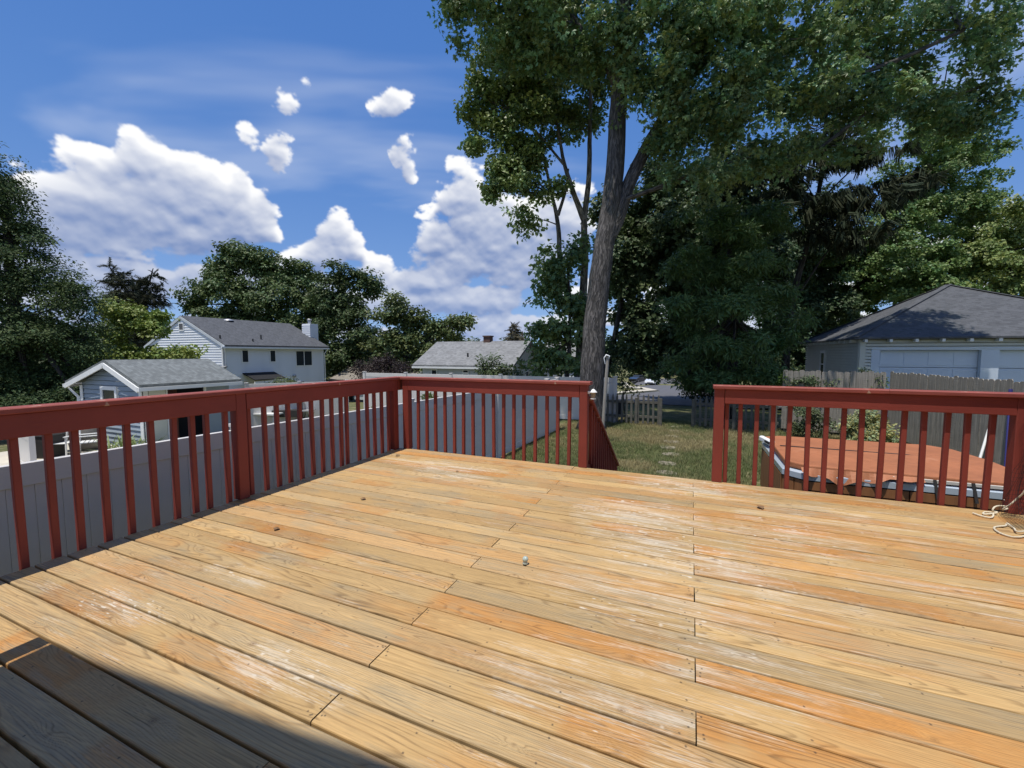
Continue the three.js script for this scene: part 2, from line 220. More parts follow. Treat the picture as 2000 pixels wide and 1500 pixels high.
/* ---------- the deck: every board its own mesh with its own grain ---------- */
const EDGE = 4.60, LEFT = -3.60, RIGHT = 2.47, ROW = 0.1445, NROW = 36, J8 = -1.18, J12 = 0.05;
{
  const deck = base('deck', [0, 0, 0]); tag(deck, 'weathered timber deck of tan and orange boards in front of the viewer', 'deck');
  const AT = 2048, SH = 64, PER = AT / SH, LEN = 3.68; // strip: LEN m long, 64 px across the board
  const vis = 30, nA = Math.ceil(vis * 2 / PER), pix = [], bmp = [];
  for (let a = 0; a < nA; a++) { pix.push(new Uint8Array(AT * AT * 4)); bmp.push(new Uint8Array(AT * AT * 4)); }
  const R = rng(77), col = [0, 0, 0];
  const blot = (X, D) => { // where peeling white primer sits on the deck, in deck metres
    let m = 0; for (const [x, d, rx, rd, k] of [[0.0, 4.3, 0.75, 0.35, 1], [-0.35, 3.35, 0.55, 0.5, 1], [0.0, 2.8, 0.7, 0.45, 0.9], [-2.55, 4.0, 0.9, 0.22, 1.0], [-2.3, 3.75, 0.5, 0.2, 1], [-0.2, 2.15, 0.6, 0.35, 0.75], [0.7, 3.45, 0.5, 0.5, 0.7], [0.45, 2.5, 0.5, 0.25, 0.6], [-2.62, 1.12, 0.38, 0.13, 1.05], [-1.5, 1.12, 0.4, 0.14, 0.9], [-2.35, 1.55, 0.3, 0.12, 0.7], [0.1, 1.85, 0.6, 0.25, 0.6], [-0.3, 1.5, 0.5, 0.3, 0.5], [1.2, 3.9, 0.7, 0.4, 0.5], [1.3, 2.9, 0.6, 0.3, 0.35]]) { const q = 1 - ((X - x) / rx) ** 2 - ((D - d) / rd) ** 2; if (q > 0) m = Math.max(m, Math.sqrt(q) * k); } return m;
  };
  const stain = (X, D) => { let m = 0; for (const [a, b, d, k] of [[-1.25, 0.05, 1.80, 1], [0.05, 0.75, 1.80, 0.9], [0.5, 1.5, 3.95, 0.95], [-0.7, 0.0, 3.08, 0.6], [-3.4, -2.2, 4.4, 0.5], [-2.1, -1.9, 1.42, 0.8], [-2.9, -2.2, 2.1, 0.55], [-1.6, -0.9, 1.65, 0.35], [1.2, 1.9, 2.4, 0.4], [0.06, 0.16, 1.52, 0.9]]) if (Math.abs(D - d) < 0.075) m = Math.max(m, k * sst(a - 0.02, a + 0.12, X) * sst(b + 0.01, b - 0.10, X)); return m; };
  const board = (X0, X1, D0, D1, slot) => {
    const A = pix[(slot / PER) | 0], B = bmp[(slot / PER) | 0], y0 = (slot % PER) * SH, seed = slot * 131 + 5;
    const r = rng(seed), L = X1 - X0, dep0 = (r() - 0.3) * 0.09 + 0.02, pv = (r() - 0.5) * 0.14, grey = r() < 0.35 ? 0.3 + r() * 0.35 : 0.06 + r() * 0.22, orange = r() < 0.12 ? 0.35 + r() * 0.3 : r() * 0.12, tone = 0.86 + r() * 0.26, ringK = 95 + r() * 70, tilt = (r() - 0.5) * 0.05;
    const knots = []; for (let k = 0; k < 1 + r() * 4; k++) knots.push([r() * L, (r() - 0.5) * 0.11, 0.007 + r() * 0.012, r()]);
    const patches = []; for (let k = 0; k < 2 + r() * 3; k++) { const a = r() * L, w = 0.15 + r() * 0.6; patches.push([a, a + w, 0.25 + r() * 0.6, r() < 0.55]); }
    const nails = []; for (let x = Math.ceil((X0 + 0.1) / 0.406) * 0.406; x < X1; x += 0.406) { for (const f of [-1, 1]) if (r() < 0.6) nails.push([x - X0 + (r() - 0.5) * 0.04, f * 0.04 + (r() - 0.5) * 0.022]); }
    for (const e of [0.02, L - 0.02]) for (let k = 0; k < 3; k++) nails.push([e + (r() - 0.5) * 0.02, (r() - 0.5) * 0.1]);
    for (let px = 0; px < AT; px++) {
      const u = px / AT * LEN; const uu = Math.min(u, L + 0.01);
      const wob = (fb2(u * 1.1, 3.3, 3, seed) - 0.5), depn = dep0 + tilt * u + wob * 0.055, cen = pv + (n2(u * 0.9, 8.1, seed) - 0.5) * 0.06;
      const kn = knots.filter(k => Math.abs(k[0] - u) < 0.22), pa = patches.filter(k => u > k[0] - 0.05 && u < k[1] + 0.05), nl = nails.filter(k => Math.abs(k[0] - u) < 0.012);
      for (let py = 0; py < SH; py++) {
        const v = (py / (SH - 1) - 0.5) * 0.14, X = X0 + uu, D = lerp(D0, D1, py / (SH - 1));
        let rr = Math.sqrt((v - cen) ** 2 + depn * depn) + (n2(u * 2.6, v * 38, seed + 3) - 0.5) * 0.010 + (n2(u * 9, v * 80, seed + 5) - 0.5) * 0.0022;
        let kd = 0;
        for (const k of kn) { const dx = (u - k[0]) / 3.2, dy = v - k[1], q = Math.hypot(dx, dy); rr += 0.016 * Math.exp(-((q / (k[2] * 1.9)) ** 2)); const e = Math.hypot((u - k[0]) / 1.35, dy) / k[2]; if (e < 1.25) kd = Math.max(kd, (1.25 - e) * (0.45 + 0.35 * k[3]) * (0.75 + 0.25 * Math.sin(e * 14))); }
        const ph = rr * ringK * 1.15, fr = ph - Math.floor(ph), ring = fr < 0.72 ? fr / 0.72 : (1 - fr) / 0.28; // slow rise to the dark latewood
        const late = sst(0.55, 1, ring), fine = n2(u * 26, v * 1100, seed + 9), fib = n2(u * 7, v * 420, seed + 11), lo = fb2(u * 1.5, v * 9, 3, seed + 13), lo2 = fb2(u * 3.1 + 7, v * 14, 3, seed + 21);
        let cr = 0.495, cg = 0.322, cb = 0.132;                                    // bare tan pine
        let t = Math.min(1, orange + sst(0.58, 0.74, lo) * 0.36 + stain(X, (D0 + D1) / 2) * (0.35 + 0.65 * sst(0.25, 0.5, lo2))); for (const p of pa) if (p[3]) t = Math.min(1, t + p[2] * sst(p[0] - 0.01, p[0] + 0.03 + 0.05 * lo2, u) * sst(p[1] + 0.02, p[1] - 0.12 * lo2, u) * (0.4 + 0.6 * sst(0.3, 0.6, lo2)));
        cr = lerp(cr, 0.50, t); cg = lerp(cg, 0.222, t); cb = lerp(cb, 0.048, t);     // old orange stain
        let gm = Math.min(0.85, grey + sst(0.52, 0.70, lo2) * 0.45); for (const p of pa) if (!p[3]) gm = Math.min(0.9, gm + 0.5 * p[2] * sst(p[0], p[0] + 0.08, u) * sst(p[1], p[1] - 0.15, u) * sst(0.32, 0.6, lo)); gm *= 0.45 + 0.75 * fib;
        cr = lerp(cr, 0.37, gm); cg = lerp(cg, 0.285, gm); cb = lerp(cb, 0.165, gm);   // grey weathering
        const g = 1 - late * (0.22 + 0.20 * lo) - (fine - 0.5) * 0.20 - (fib - 0.5) * 0.24 - (lo - 0.5) * 0.25;
        cr *= g * tone; cg *= g * tone * (1 - 0.04 * late); cb *= g * tone * (1 - 0.08 * late);
        const bl = blot(X, D) * 0.8 + sst(0.60, 0.78, lo) * 0.22; // dry, scuffed primer left in the grain
        let wf = 0; if (bl > 0.03) { const q = n2(u * 9, v * 520, seed + 31) * 0.42 + n2(u * 60, v * 700, seed + 33) * 0.2 + n2(u * 5, v * 40, seed + 35) * 0.38; wf = sst(0.62, 0.98, q + bl * 0.32) * 0.50; const sp = n2(u * 24, v * 110, seed + 37); wf = Math.max(wf, sst(0.77, 0.88, sp * 0.7 + bl * 0.32) * 0.85 * (0.5 + 0.5 * fib)); cr = lerp(cr, 0.72, wf); cg = lerp(cg, 0.67, wf); cb = lerp(cb, 0.57, wf); }
        const kk = Math.min(0.8, kd); cr = lerp(cr, 0.16, kk); cg = lerp(cg, 0.085, kk); cb = lerp(cb, 0.035, kk);
        let nd = 0; for (const q of nl) { const e = Math.hypot((u - q[0]) / 1.1, v - q[1]); if (e < 0.0048) nd = Math.max(nd, e < 0.003 ? 0.75 : 0.3); } cr = lerp(cr, 0.035, nd); cg = lerp(cg, 0.028, nd); cb = lerp(cb, 0.022, nd);
        // raised hairline checks
        const ck = sst(0.93, 0.97, n2(u * 2.2, v * 260, seed + 41)) * sst(0.5, 0.7, n2(u * 1.3, v * 30, seed + 43)); cr *= 1 - 0.6 * ck; cg *= 1 - 0.6 * ck; cb *= 1 - 0.6 * ck;
        const k = ((y0 + py) * AT + px) * 4; A[k] = sB(cr); A[k + 1] = sB(cg); A[k + 2] = sB(cb); A[k + 3] = 255;
        const h = Math.max(0, Math.min(255, (0.55 - late * 0.22 - (fine - 0.5) * 0.3 - ck * 0.5 + wf * 0.16 - nd * 0.4) * 255)); B[k] = B[k + 1] = B[k + 2] = h; B[k + 3] = 255;
      }
    }
  };
  const mats = []; const jobs = []; let slot = 0;
  for (let r = 0; r < NROW; r++) { const D1 = EDGE - r * ROW, D0 = D1 - ROW, jx = r % 2 ? J12 : J8; for (const [a, b] of [[LEFT, jx], [jx, RIGHT]]) { const s = r < vis ? slot++ : (slot++) % (vis * 2 - 3); if (r < vis) board(a, b, D0, D1, s); jobs.push([a, b, D0, D1, s, r]); } }
  for (let a = 0; a < nA; a++) {
    const mk = (d, srgb) => { const t = new THREE.DataTexture(d, AT, AT, THREE.RGBAFormat); t.magFilter = THREE.LinearFilter; t.minFilter = THREE.LinearMipmapLinearFilter; t.generateMipmaps = true; if (srgb) t.colorSpace = THREE.SRGBColorSpace; t.needsUpdate = true; return t; };
    mats.push(std([1, 1, 1], { rough: 0.72, map: mk(pix[a], true), bumpMap: mk(bmp[a], false), bumpScale: 0.0016 }));
  }
  for (const [a, b, D0, D1, s, r] of jobs) {
    const gap = 0.0055 + R() * 0.0055 + (r > 20 ? 0.002 : 0), x0 = a === LEFT ? a - R() * 0.012 : a + 0.0015 + R() * 0.002, x1 = b - 0.0015 - R() * 0.002, z1 = -(D0 + gap / 2), z0 = -(D1 - gap / 2), th = 0.036, ch = 0.006, dy = (R() - 0.5) * 0.0035, ty = (R() - 0.5) * 0.002;
    const g = new GB(), row = s % PER, v0 = (row * SH + 2) / AT, v1 = ((row + 1) * SH - 2) / AT, U = x => (x - a) / LEN * (1 - 2 / AT) + 0.0005;
    // profile across the board (z), rounded top edges; v runs from D0 (near) to D1
    const pr = [[z1, -th], [z1, -ch], [z1 - ch * 0.3, -ch * 0.3], [z1 - ch, 0], [z0 + ch, 0], [z0 + ch * 0.3, -ch * 0.3], [z0, -ch], [z0, -th]];
    const vv = z => lerp(v0, v1, (z1 - z) / (z1 - z0)); const Y = (x, y) => y + dy + ty * (x - a) / 3;
    const N = pr.length; for (let k = 0; k < N; k++) { const p = pr[k], q = pr[(k + 1) % N]; g.quad(V3(x0, Y(x0, p[1]), p[0]), V3(x1, Y(x1, p[1]), p[0]), V3(x1, Y(x1, q[1]), q[0]), V3(x0, Y(x0, q[1]), q[0]), [[U(x0), vv(p[0])], [U(x1), vv(p[0])], [U(x1), vv(q[0])], [U(x0), vv(q[0])]]); }
    for (const [x, f] of [[x0, -1], [x1, 1]]) for (let k = 1; k < N - 1; k++) { const w = [pr[0], pr[k], pr[k + 1]]; if (f > 0) w.reverse(); g.tri(...w.map(p => V3(x, Y(x, p[1]), p[0])), w.map(p => [U(x) + f * -0.002, vv(p[0])])); }
    mesh('board', g.geo(), mats[(s / PER) | 0], deck);
  }
  M.oldwood = std([1, 1, 1], { rough: 0.9, map: mottled([0.13, 0.10, 0.07], 0.3, [0.5, 0.1], [4, 12], 12) });
  const zN = -(EDGE - NROW * ROW), y1 = -0.040, y0 = -0.23;
  for (let x = LEFT + 0.05; x < RIGHT; x += 0.406) mesh('joist', boxG(x - 0.019, y0, -EDGE + 0.05, x + 0.019, y1, zN), M.oldwood, deck);
  mesh('rim_joist', boxG(LEFT + 0.015, y0, -EDGE + 0.006, RIGHT - 0.015, y1, -EDGE + 0.044), M.oldwood, deck);
  mesh('rim_joist', boxG(LEFT + 0.006, y0, -EDGE + 0.05, LEFT + 0.028, y1, zN), M.oldwood, deck);
  for (const x of [LEFT + 0.4, -0.5, RIGHT - 0.4]) for (const D of [4.3, 2.0]) mesh('support_post', boxG(x - 0.045, T(x, -D) - 0.2, -D - 0.045, x + 0.045, y0 - 0.002, -D + 0.045), M.oldwood, deck);
}
console.log('deck done');
/* ---------- red railings ---------- */
{
  const cap = tex(1024, 256, (x, y, o) => { const u = x / 1024, v = y / 256, a = tfb(u, v, 12, 6, 4, 61), b = tfb(u, v, 60, 10, 3, 67), chip = sst(0.655, 0.70, a * 0.55 + b * 0.45 + 0.03), k = 0.9 + (a - 0.5) * 0.5 + (hsh(x, y, 3) - 0.5) * 0.07; o[0] = lerp(0.30 * k, 0.42, chip); o[1] = lerp(0.068 * k, 0.27, chip); o[2] = lerp(0.050 * k, 0.20, chip); }, true, [2.2, 0.55]);
  const pt = tex(512, 512, (x, y, o) => { const u = x / 512, v = y / 512, a = tfb(u, v, 6, 6, 4, 71), b = tfb(u, v, 40, 8, 3, 77), chip = sst(0.715, 0.75, a * 0.5 + b * 0.5), k = 0.92 + (a - 0.5) * 0.34 + (hsh(x, y, 3) - 0.5) * 0.05; o[0] = lerp(0.250 * k, 0.40, chip); o[1] = lerp(0.042 * k, 0.26, chip); o[2] = lerp(0.028 * k, 0.19, chip); }, true, [1.3, 1.3]);
  const bm = bumpy([0.5, 0.16], [4, 14], 79, 256, 0.15);
  M.red = std([1, 1, 1], { rough: 0.62, map: pt, bumpMap: bm, bumpScale: 0.0012 });
  M.redcap = std([1, 1, 1], { rough: 0.66, map: cap, bumpMap: bm, bumpScale: 0.0015 });
  const R = rng(5), TOP = 0.962, CT = 0.036, AP = 0.14;
  // o: inner face direction. Sections run along 'x' (back) or 'z' (left); e = deck edge coordinate of the inner face
  const section = (label, axis, e, a, b, sticks, posts, outward, capEnds = [0, 0]) => {
    const r = base('deck_railing'); tag(r, label, 'railing', 'red railings round the deck');
    const at = (s, off, y) => axis === 'x' ? V3(s, y, -(e + off * outward)) : V3(e + off * outward, y, -s);
    const up = V3(0, 1, 0), n = (o, y, w, h, s0, s1, name, mat, ch = 0.004) => mesh(name, barG(at(s0, o, y), at(s1, o, y), w, h, ch, up, R() * 3), mat, r);
    // cap in lengths with a butt joint
    const cut = a + (b - a) * (0.55 + R() * 0.1), y = TOP - CT / 2, jog = (R() - 0.5) * 0.006;
    n(0.048, y, 0.14, CT, a + capEnds[0], cut - 0.001, 'cap_rail', M.redcap, 0.006); n(0.048 + jog, y + jog * 0.4, 0.14, CT, cut + 0.001, b + capEnds[1], 'cap_rail', M.redcap, 0.006);
    const ps = posts.map(p => [p - 0.046, p + 0.046]).sort((p, q) => p[0] - q[0]); let s = a;
    for (const [p0, p1] of [...ps, [b, b]]) { if (p0 - s > 0.05) n(0.019, TOP - CT - AP / 2 - 0.001, 0.038, AP, s, p0 - 0.002, 'apron_rail', M.red); s = p1 + 0.002; }
    for (const p of posts) mesh('post', barG(at(p, 0.045, 0.002), at(p, 0.045, TOP - CT - 0.001), 0.09, 0.09, 0.005, axis === 'x' ? V3(0, 0, 1) : V3(1, 0, 0), R() * 2), M.red, r);
    for (const q of sticks) { const l = (R() - 0.5) * 0.012, k = (R() - 0.5) * 0.004; mesh('baluster', barG(at(q + l, 0.061, -0.20), at(q - l, 0.061 + k, TOP - CT - 0.012), 0.037, 0.037, 0.004, axis === 'x' ? V3(0, 0, 1) : V3(1, 0, 0), R() * 2), M.red, r); }
    return r;
  };
  const xOn = px => { const q = (px - 1000) / FOCAL * 1.0026; const c = Math.cos(YAW), s = Math.sin(YAW); return (EDGE + 0.03) * (c * q - s) / (c + s * q); };
  const dOn = t => t - 1.55;
  const leftSticks = [2.651, 2.792, 2.913, 3.05, 3.184, 3.33, 3.475, 3.606, 3.712, 3.868, 4.07, 4.222, 4.352, 4.476, 4.61, 4.751, 4.884, 5.017, 5.149, 5.236, 5.423, 5.57, 5.698, 5.831, 5.96].map(dOn);
  for (let d = leftSticks[0] - 0.137; d > -0.5; d -= 0.137) leftSticks.push(d);
  section('long red railing down the left side of the deck above the white fence', 'z', LEFT + 0.03, -0.55, EDGE + 0.055, leftSticks, [dOn(3.972), EDGE - 0.10 - 0.0, 0.3], -1);
  const bs = [798.7, 816, 833, 850, 868.5, 887, 904.8, 923.5, 944, 964, 983.5, 1003.5, 1023.5, 1046, 1068.8, 1090, 1112.8, 1135].map(xOn);
  const pL = -1.085, pR = 0.265;
  section('red railing at the far edge of the deck between the corner and the steps', 'x', EDGE - 0.03, LEFT + 0.03 + 0.025, pL + 0.046, bs, [LEFT + 0.12, pL], 1, [0, 0.03]);
  const rs = [1422, 1449, 1481, 1513.6, 1545.4, 1583, 1618, 1652.4, 1688.6, 1730, 1770.7, 1811, 1855.7, 1896.5, 1943.5].map(xOn);
  section('red railing right of the steps in front of the hot tub', 'x', EDGE - 0.03, pR - 0.046, RIGHT, rs, [pR, RIGHT - 0.06], 1, [-0.012, 0.02]);
  const side = []; for (let d = EDGE - 0.3; d > -0.5; d -= 0.14) side.push(d);
  section('red railing on the right side of the deck running back to the house', 'z', RIGHT - 0.03, -0.55, EDGE - 0.1, side, [2.3, 0.3], 1);
  // stair rail and steps
  const st = base('stair_railing', [pL, 0, -EDGE]); tag(st, 'red sloping stair railing going down from the deck to the lawn', 'railing');
  const run = 2.12, bottom = T(pL, -EDGE - run), slope = 0.62, y0 = 0.80, yEnd = y0 - slope * run;
  const q = (d, y, x = 0) => V3(x, y, -d);
  mesh('cap_rail', barG(q(0.10, y0 + 0.04 - slope * 0.10), q(run + 0.05, yEnd + 0.04 - slope * 0.05), 0.14, 0.036, 0.006), M.redcap, st);
  mesh('apron_rail', barG(q(0.10, y0 - 0.05 - slope * 0.1), q(run, yEnd - 0.05), 0.036, 0.13, 0.004), M.red, st);
  mesh('lower_rail', barG(q(0.10, y0 - 0.70 - slope * 0.1), q(run, yEnd - 0.70), 0.036, 0.09, 0.004), M.red, st);
  mesh('post', barG(q(run + 0.01, bottom - 0.1), q(run + 0.01, yEnd + 0.018), 0.09, 0.09, 0.005, V3(1, 0, 0)), M.red, st);
  for (let d = 0.19; d < run - 0.06; d += 0.135) mesh('baluster', barG(q(d, y0 - 0.69 - slope * d, 0.038), q(d, y0 - slope * d - 0.01, 0.038), 0.036, 0.036, 0.003, V3(1, 0, 0), R() * 2), M.red, st);
  const steps = base('deck_steps', [0, 0, -EDGE]); tag(steps, 'timber steps leading down from the gap in the far deck railing', 'steps');
  const nS = 6, rise = 1.3 / (nS + 1);
  for (let k = 1; k <= nS; k++) mesh('tread', boxG(pL + 0.09, -k * rise - 0.038, -0.02 - k * 0.28, pR - 0.05, -k * rise, 0.26 - k * 0.28 - 0.002), M.oldwood, steps);
  for (const x of [pL + 0.045, pR - 0.04]) mesh('stringer', new GB().bar(V3(x, -0.22, -0.04), V3(x, -1.33, -0.04 - 1.68), 0.036, 0.26, 0).geo(), M.oldwood, steps);
}
/* ---------- the house behind the viewer (its eave shades the near left of the deck) ---------- */
{
  const h = base('house', [0, 0, 0.27], 0.09); tag(h, 'house at the back of the deck whose high eave shades the near boards', 'house');
  M.behind = std([1, 1, 1], { rough: 0.8, map: mottled([0.74, 0.71, 0.65], 0.06, [2, 2], [6, 6], 90) });
  M.behindTrim = std([0.8, 0.79, 0.76], { rough: 0.6 });
  const wz = 0.62, ez = 0.03, ey = 5.2, g = new GB();
  for (let y = -1.5; y < 5.2; y += 0.115) g.quad(V3(-2.9, y, wz - 0.0), V3(-2.9, y + 0.115, wz + 0.014), V3(9, y + 0.115, wz + 0.014), V3(9, y, wz));
  mesh('siding', g.geo(), M.behind, h);
  mesh('wall', boxG(-2.9, -1.5, wz + 0.02, 9, 5.2, 6.5), M.behind, h);
  mesh('soffit', boxG(-2.98, ey - 0.02, ez + 0.03, 9.3, ey, wz + 0.3), M.behindTrim, h);
  mesh('fascia', boxG(-2.98, ey - 0.02, ez, 9.3, ey + 0.18, ez + 0.025), M.behindTrim, h);
  const r = new GB(); r.quad(V3(-3.03, ey + 0.17, ez - 0.06), V3(9.4, ey + 0.17, ez - 0.06), V3(9.4, ey + 1.9, 3.6), V3(-3.03, ey + 1.9, 3.6)); r.quad(V3(9.4, ey + 0.16, 7.2), V3(-3.03, ey + 0.16, 7.2), V3(-3.03, ey + 1.9, 3.6), V3(9.4, ey + 1.9, 3.6));
  mesh('roof', r.geo(), std([0.08, 0.08, 0.085], { rough: 0.95 }), h);
  // added unseen table of guessed form that throws the crisp shadow on near boards
  const t = base('shadow_caster_table', [0, 0, 0]); tag(t, 'added unseen slatted table of guessed form casting the crisp shadow at the near left of the deck', 'table');
  const ty = 0.74, x0 = -2.73, zf = -0.655;
  const xr = -2.43; for (const [a, b] of [[x0, x0 + 0.10], [x0 + 0.118, x0 + 0.205], [x0 + 0.208, xr]]) mesh('slat', boxG(a, ty - 0.02, zf, b, ty, 0.1), M.oldwood, t);
  for (const x of [x0 + 0.03, xr - 0.03]) for (const z of [-0.1, 0.04]) mesh('leg', boxG(x - 0.025, 0.001, z - 0.025, x + 0.025, ty - 0.06, z + 0.025), M.oldwood, t);
  for (const z of [-0.1, 0.04]) mesh('crossbar', boxG(x0 + 0.002, ty - 0.059, z - 0.024, xr - 0.002, ty - 0.021, z + 0.024), M.oldwood, t);
}
/* ---------- neighbouring buildings ---------- */
{
  const shingle = (rgb, seed) => { const t = tex(512, 512, (x, y, o) => { const row = Math.floor(y / 32), off = hsh(row, 3, seed) * 90, cell = Math.floor((x + off) / 54), k = 0.78 + 0.36 * hsh(cell, row, seed) + (hsh(x, y, seed) - 0.5) * 0.36 - (y % 32 < 3 ? 0.22 : 0) - ((x + off) % 54 < 3 ? 0.1 : 0), w = 0.85 + 0.3 * tfb(x / 512, y / 512, 4, 4, 3, seed); o[0] = rgb[0] * k * w; o[1] = rgb[1] * k * w; o[2] = rgb[2] * k * w; }, true, [1.5, 1.5]); return std([1, 1, 1], { rough: 0.95, map: t, bumpMap: bumpy([0.5, 0.5], [8, 8], seed, 128, 0.6), bumpScale: 0.006 }); };
  M.roofDark = shingle([0.085, 0.09, 0.10], 201); M.roofGrey = shingle([0.235, 0.24, 0.245], 202); M.roofTan = shingle([0.25, 0.225, 0.19], 203); M.roofShed = shingle([0.17, 0.185, 0.185], 204);
  const wallMat = (rgb, seed) => std([1, 1, 1], { rough: 0.62, map: mottled(rgb, 0.07, [3, 3], [5, 5], seed, 256, 0.03) });
  M.white = wallMat([0.74, 0.77, 0.80], 211); M.greySide = wallMat([0.56, 0.60, 0.63], 212); M.shedSide = wallMat([0.30, 0.355, 0.41], 213); M.beige = wallMat([0.62, 0.63, 0.555], 214); M.trim = wallMat([0.80, 0.81, 0.80], 215); M.doorBlue = wallMat([0.60, 0.68, 0.77], 216); M.brick = std([1, 1, 1], { rough: 0.95, map: mottled([0.13, 0.075, 0.06], 0.4, [0.5, 0.5], [4, 8], 217) });
  M.glass = phys([0.03, 0.037, 0.045], { rough: 0.06, specularIntensity: 0.7 }); M.dark = std([0.012, 0.012, 0.014], { rough: 0.9 }); M.metal = std([0.5, 0.5, 0.5], { rough: 0.45, metalness: 0.7 }); M.blackPipe = std([0.03, 0.03, 0.03], { rough: 0.6 });
  // clapboards: each course leans out at its foot. wall from a to b (ground plan [x, D]), outward normal to the right of a->b when seen from above... gable gives extra height
  const clap = (a, b, y0, y1, step, out, gable = 0, holes = [], groove = 0) => {
    const g = new GB(), ax = V3(a[0], 0, -a[1]), bx = V3(b[0], 0, -b[1]), d = bx.clone().sub(ax), L = d.length(); d.normalize(); const n = V3(-d.z, 0, d.x); // right-hand side
    const top = y1 + gable, at = (s, y, o) => ax.clone().addScaledVector(d, s).addScaledVector(n, o).setY(y);
    for (let y = y0; y < top - 1e-3; y += step) {
      const yt = Math.min(top, y + step); const half = yy => yy <= y1 ? 0 : (yy - y1) / gable * L / 2; const s0 = half(y), s1 = half(yt);
      let spans = [[s0, L - s0, s1, L - s1]];
      for (const [h0, h1, hy0, hy1] of holes) if (y + step * 0.5 > hy0 && y + step * 0.5 < hy1) spans = spans.flatMap(([p, q, p1, q1]) => h0 > p && h1 < q ? [[p, h0, p1, h0], [h1, q, h1, q1]] : [[p, q, p1, q1]]);
      for (const [p, q, p1, q1] of spans) { g.quad(at(p, y, out), at(q, y, out), at(q1, yt - groove, 0.002), at(p1, yt - groove, 0.002)); g.quad(at(p, y, groove ? -0.03 : 0.002), at(q, y, groove ? -0.03 : 0.002), at(q, y, out), at(p, y, out)); if (groove) g.quad(at(p1, yt - groove, 0.002), at(q1, yt - groove, 0.002), at(q1, yt - groove, -0.03), at(p1, yt - groove, -0.03)); }
    }
    return g.geo();
  };
  // window in wall a->b: s along, centre; parts: frame, pane, sash bars
  const win = (parent, a, b, s, w, y0, y1, o = {}) => {
    const ax = V3(a[0], 0, -a[1]), d = V3(b[0] - a[0], 0, -(b[1] - a[1])).normalize(), n = V3(-d.z, 0, d.x), q = (ss, y, off) => ax.clone().addScaledVector(d, ss).addScaledVector(n, off).setY(y);
    const t = o.trim ?? 0.09, f = new GB(), bar = (s0, ya, s1, yb, off0, off1) => { const A = q(s0, ya, off0), B = q(s1, yb, off1); const c = [q(s0, ya, off0), q(s1, ya, off0), q(s1, yb, off0), q(s0, yb, off0)], e = [q(s0, ya, off1), q(s1, ya, off1), q(s1, yb, off1), q(s0, yb, off1)]; f.quad(e[0], e[1], e[2], e[3]); for (let k = 0; k < 4; k++) f.quad(c[k], c[(k + 1) % 4], e[(k + 1) % 4], e[k]); };
    const s0 = s - w / 2, s1 = s + w / 2, F = 0.085;
    bar(s0 - t, y0 - t, s0, y1 + t, 0, F); bar(s1, y0 - t, s1 + t, y1 + t, 0, F); bar(s0, y1, s1, y1 + t, 0, F); bar(s0, y0 - t, s1, y0, 0, F);
    const wn = mesh('window', f.geo(), o.mat || M.trim, parent);
    const p = new GB(); p.quad(q(s0, y0, 0.056), q(s1, y0, 0.056), q(s1, y1, 0.056), q(s0, y1, 0.056)); mesh('pane', p.geo(), M.glass, wn);
    if (o.sash !== false) { f.p = []; f.u = []; f.i = []; f.n = 0; const m = (y0 + y1) / 2; if (!o.plain) bar(s0, m - 0.025, s1, m + 0.025, 0.057, 0.075); if (o.mull) bar(s - 0.03, y0, s + 0.03, y1, 0.057, 0.078); mesh('sash_bar', f.geo(), o.mat || M.trim, wn); }
    return wn;
  };
  const slab = (g, A, B, C, D, th) => { const n = B.clone().sub(A).cross(D.clone().sub(A)).normalize().multiplyScalar(-th), lo = [A, B, C, D].map(q => q.clone().add(n)), hi = [A, B, C, D]; g.quad(...hi); g.quad(lo[3], lo[2], lo[1], lo[0]); for (let k = 0; k < 4; k++) { const j = (k + 1) % 4; g.quad(lo[k], lo[j], hi[j], hi[k]); } };
  const pipe = (parent, x, y, z, h) => { const v = mesh('roof_vent', new GB().tube([V3(x, y - 0.1, z), V3(x, y + h, z)], [0.06, 0.06], 8).geo(), M.blackPipe, parent); mesh('flashing', new GB().tube([V3(x, y - 0.14, z), V3(x, y + 0.07, z)], [0.22, 0.08], 8).geo(), M.trim, v); };

  /* two-storey white house: gable to the viewer, long side running away */
  {
    const x1 = -33.7, x0 = -43.7, D0 = 21.6, D1 = 31.4, ye = 1.88, yr = 4.15, gy = -3.6, xm = (x0 + x1) / 2;
    const h = base('white_house', [0, 0, 0]); tag(h, 'white two-storey house with dark roof and white siding beyond the pool yard', 'house');
    mesh('wall', boxG(x0 + 0.03, gy, -D1 + 0.03, x1 - 0.03, ye - 0.02, -D0 - 0.03), M.white, h);
    mesh('siding', clap([x0, D0], [x1, D0], gy, ye, 0.2, 0.052, yr - ye - 0.02), M.white, h);
    const side = [x1, D0], sideE = [x1, D1];
    mesh('siding', clap(side, sideE, gy, ye, 0.2, 0.035), M.white, h);
    const g = new GB(), o = 0.35, of = 0.09, th = 0.12, e = (yr - ye) / (xm - x0) * o;
    slab(g, V3(xm, yr + 0.1, -D0 + of), V3(x1 + o, ye - e + 0.1, -D0 + of), V3(x1 + o, ye - e + 0.1, -D1 - o), V3(xm, yr + 0.1, -D1 - o), -th); slab(g, V3(x0 - o, ye - e + 0.1, -D0 + of), V3(xm, yr + 0.1, -D0 + of), V3(xm, yr + 0.1, -D1 - o), V3(x0 - o, ye - e + 0.1, -D1 - o), -th);
    const roof = mesh('roof', g.geo(), M.roofDark, h);
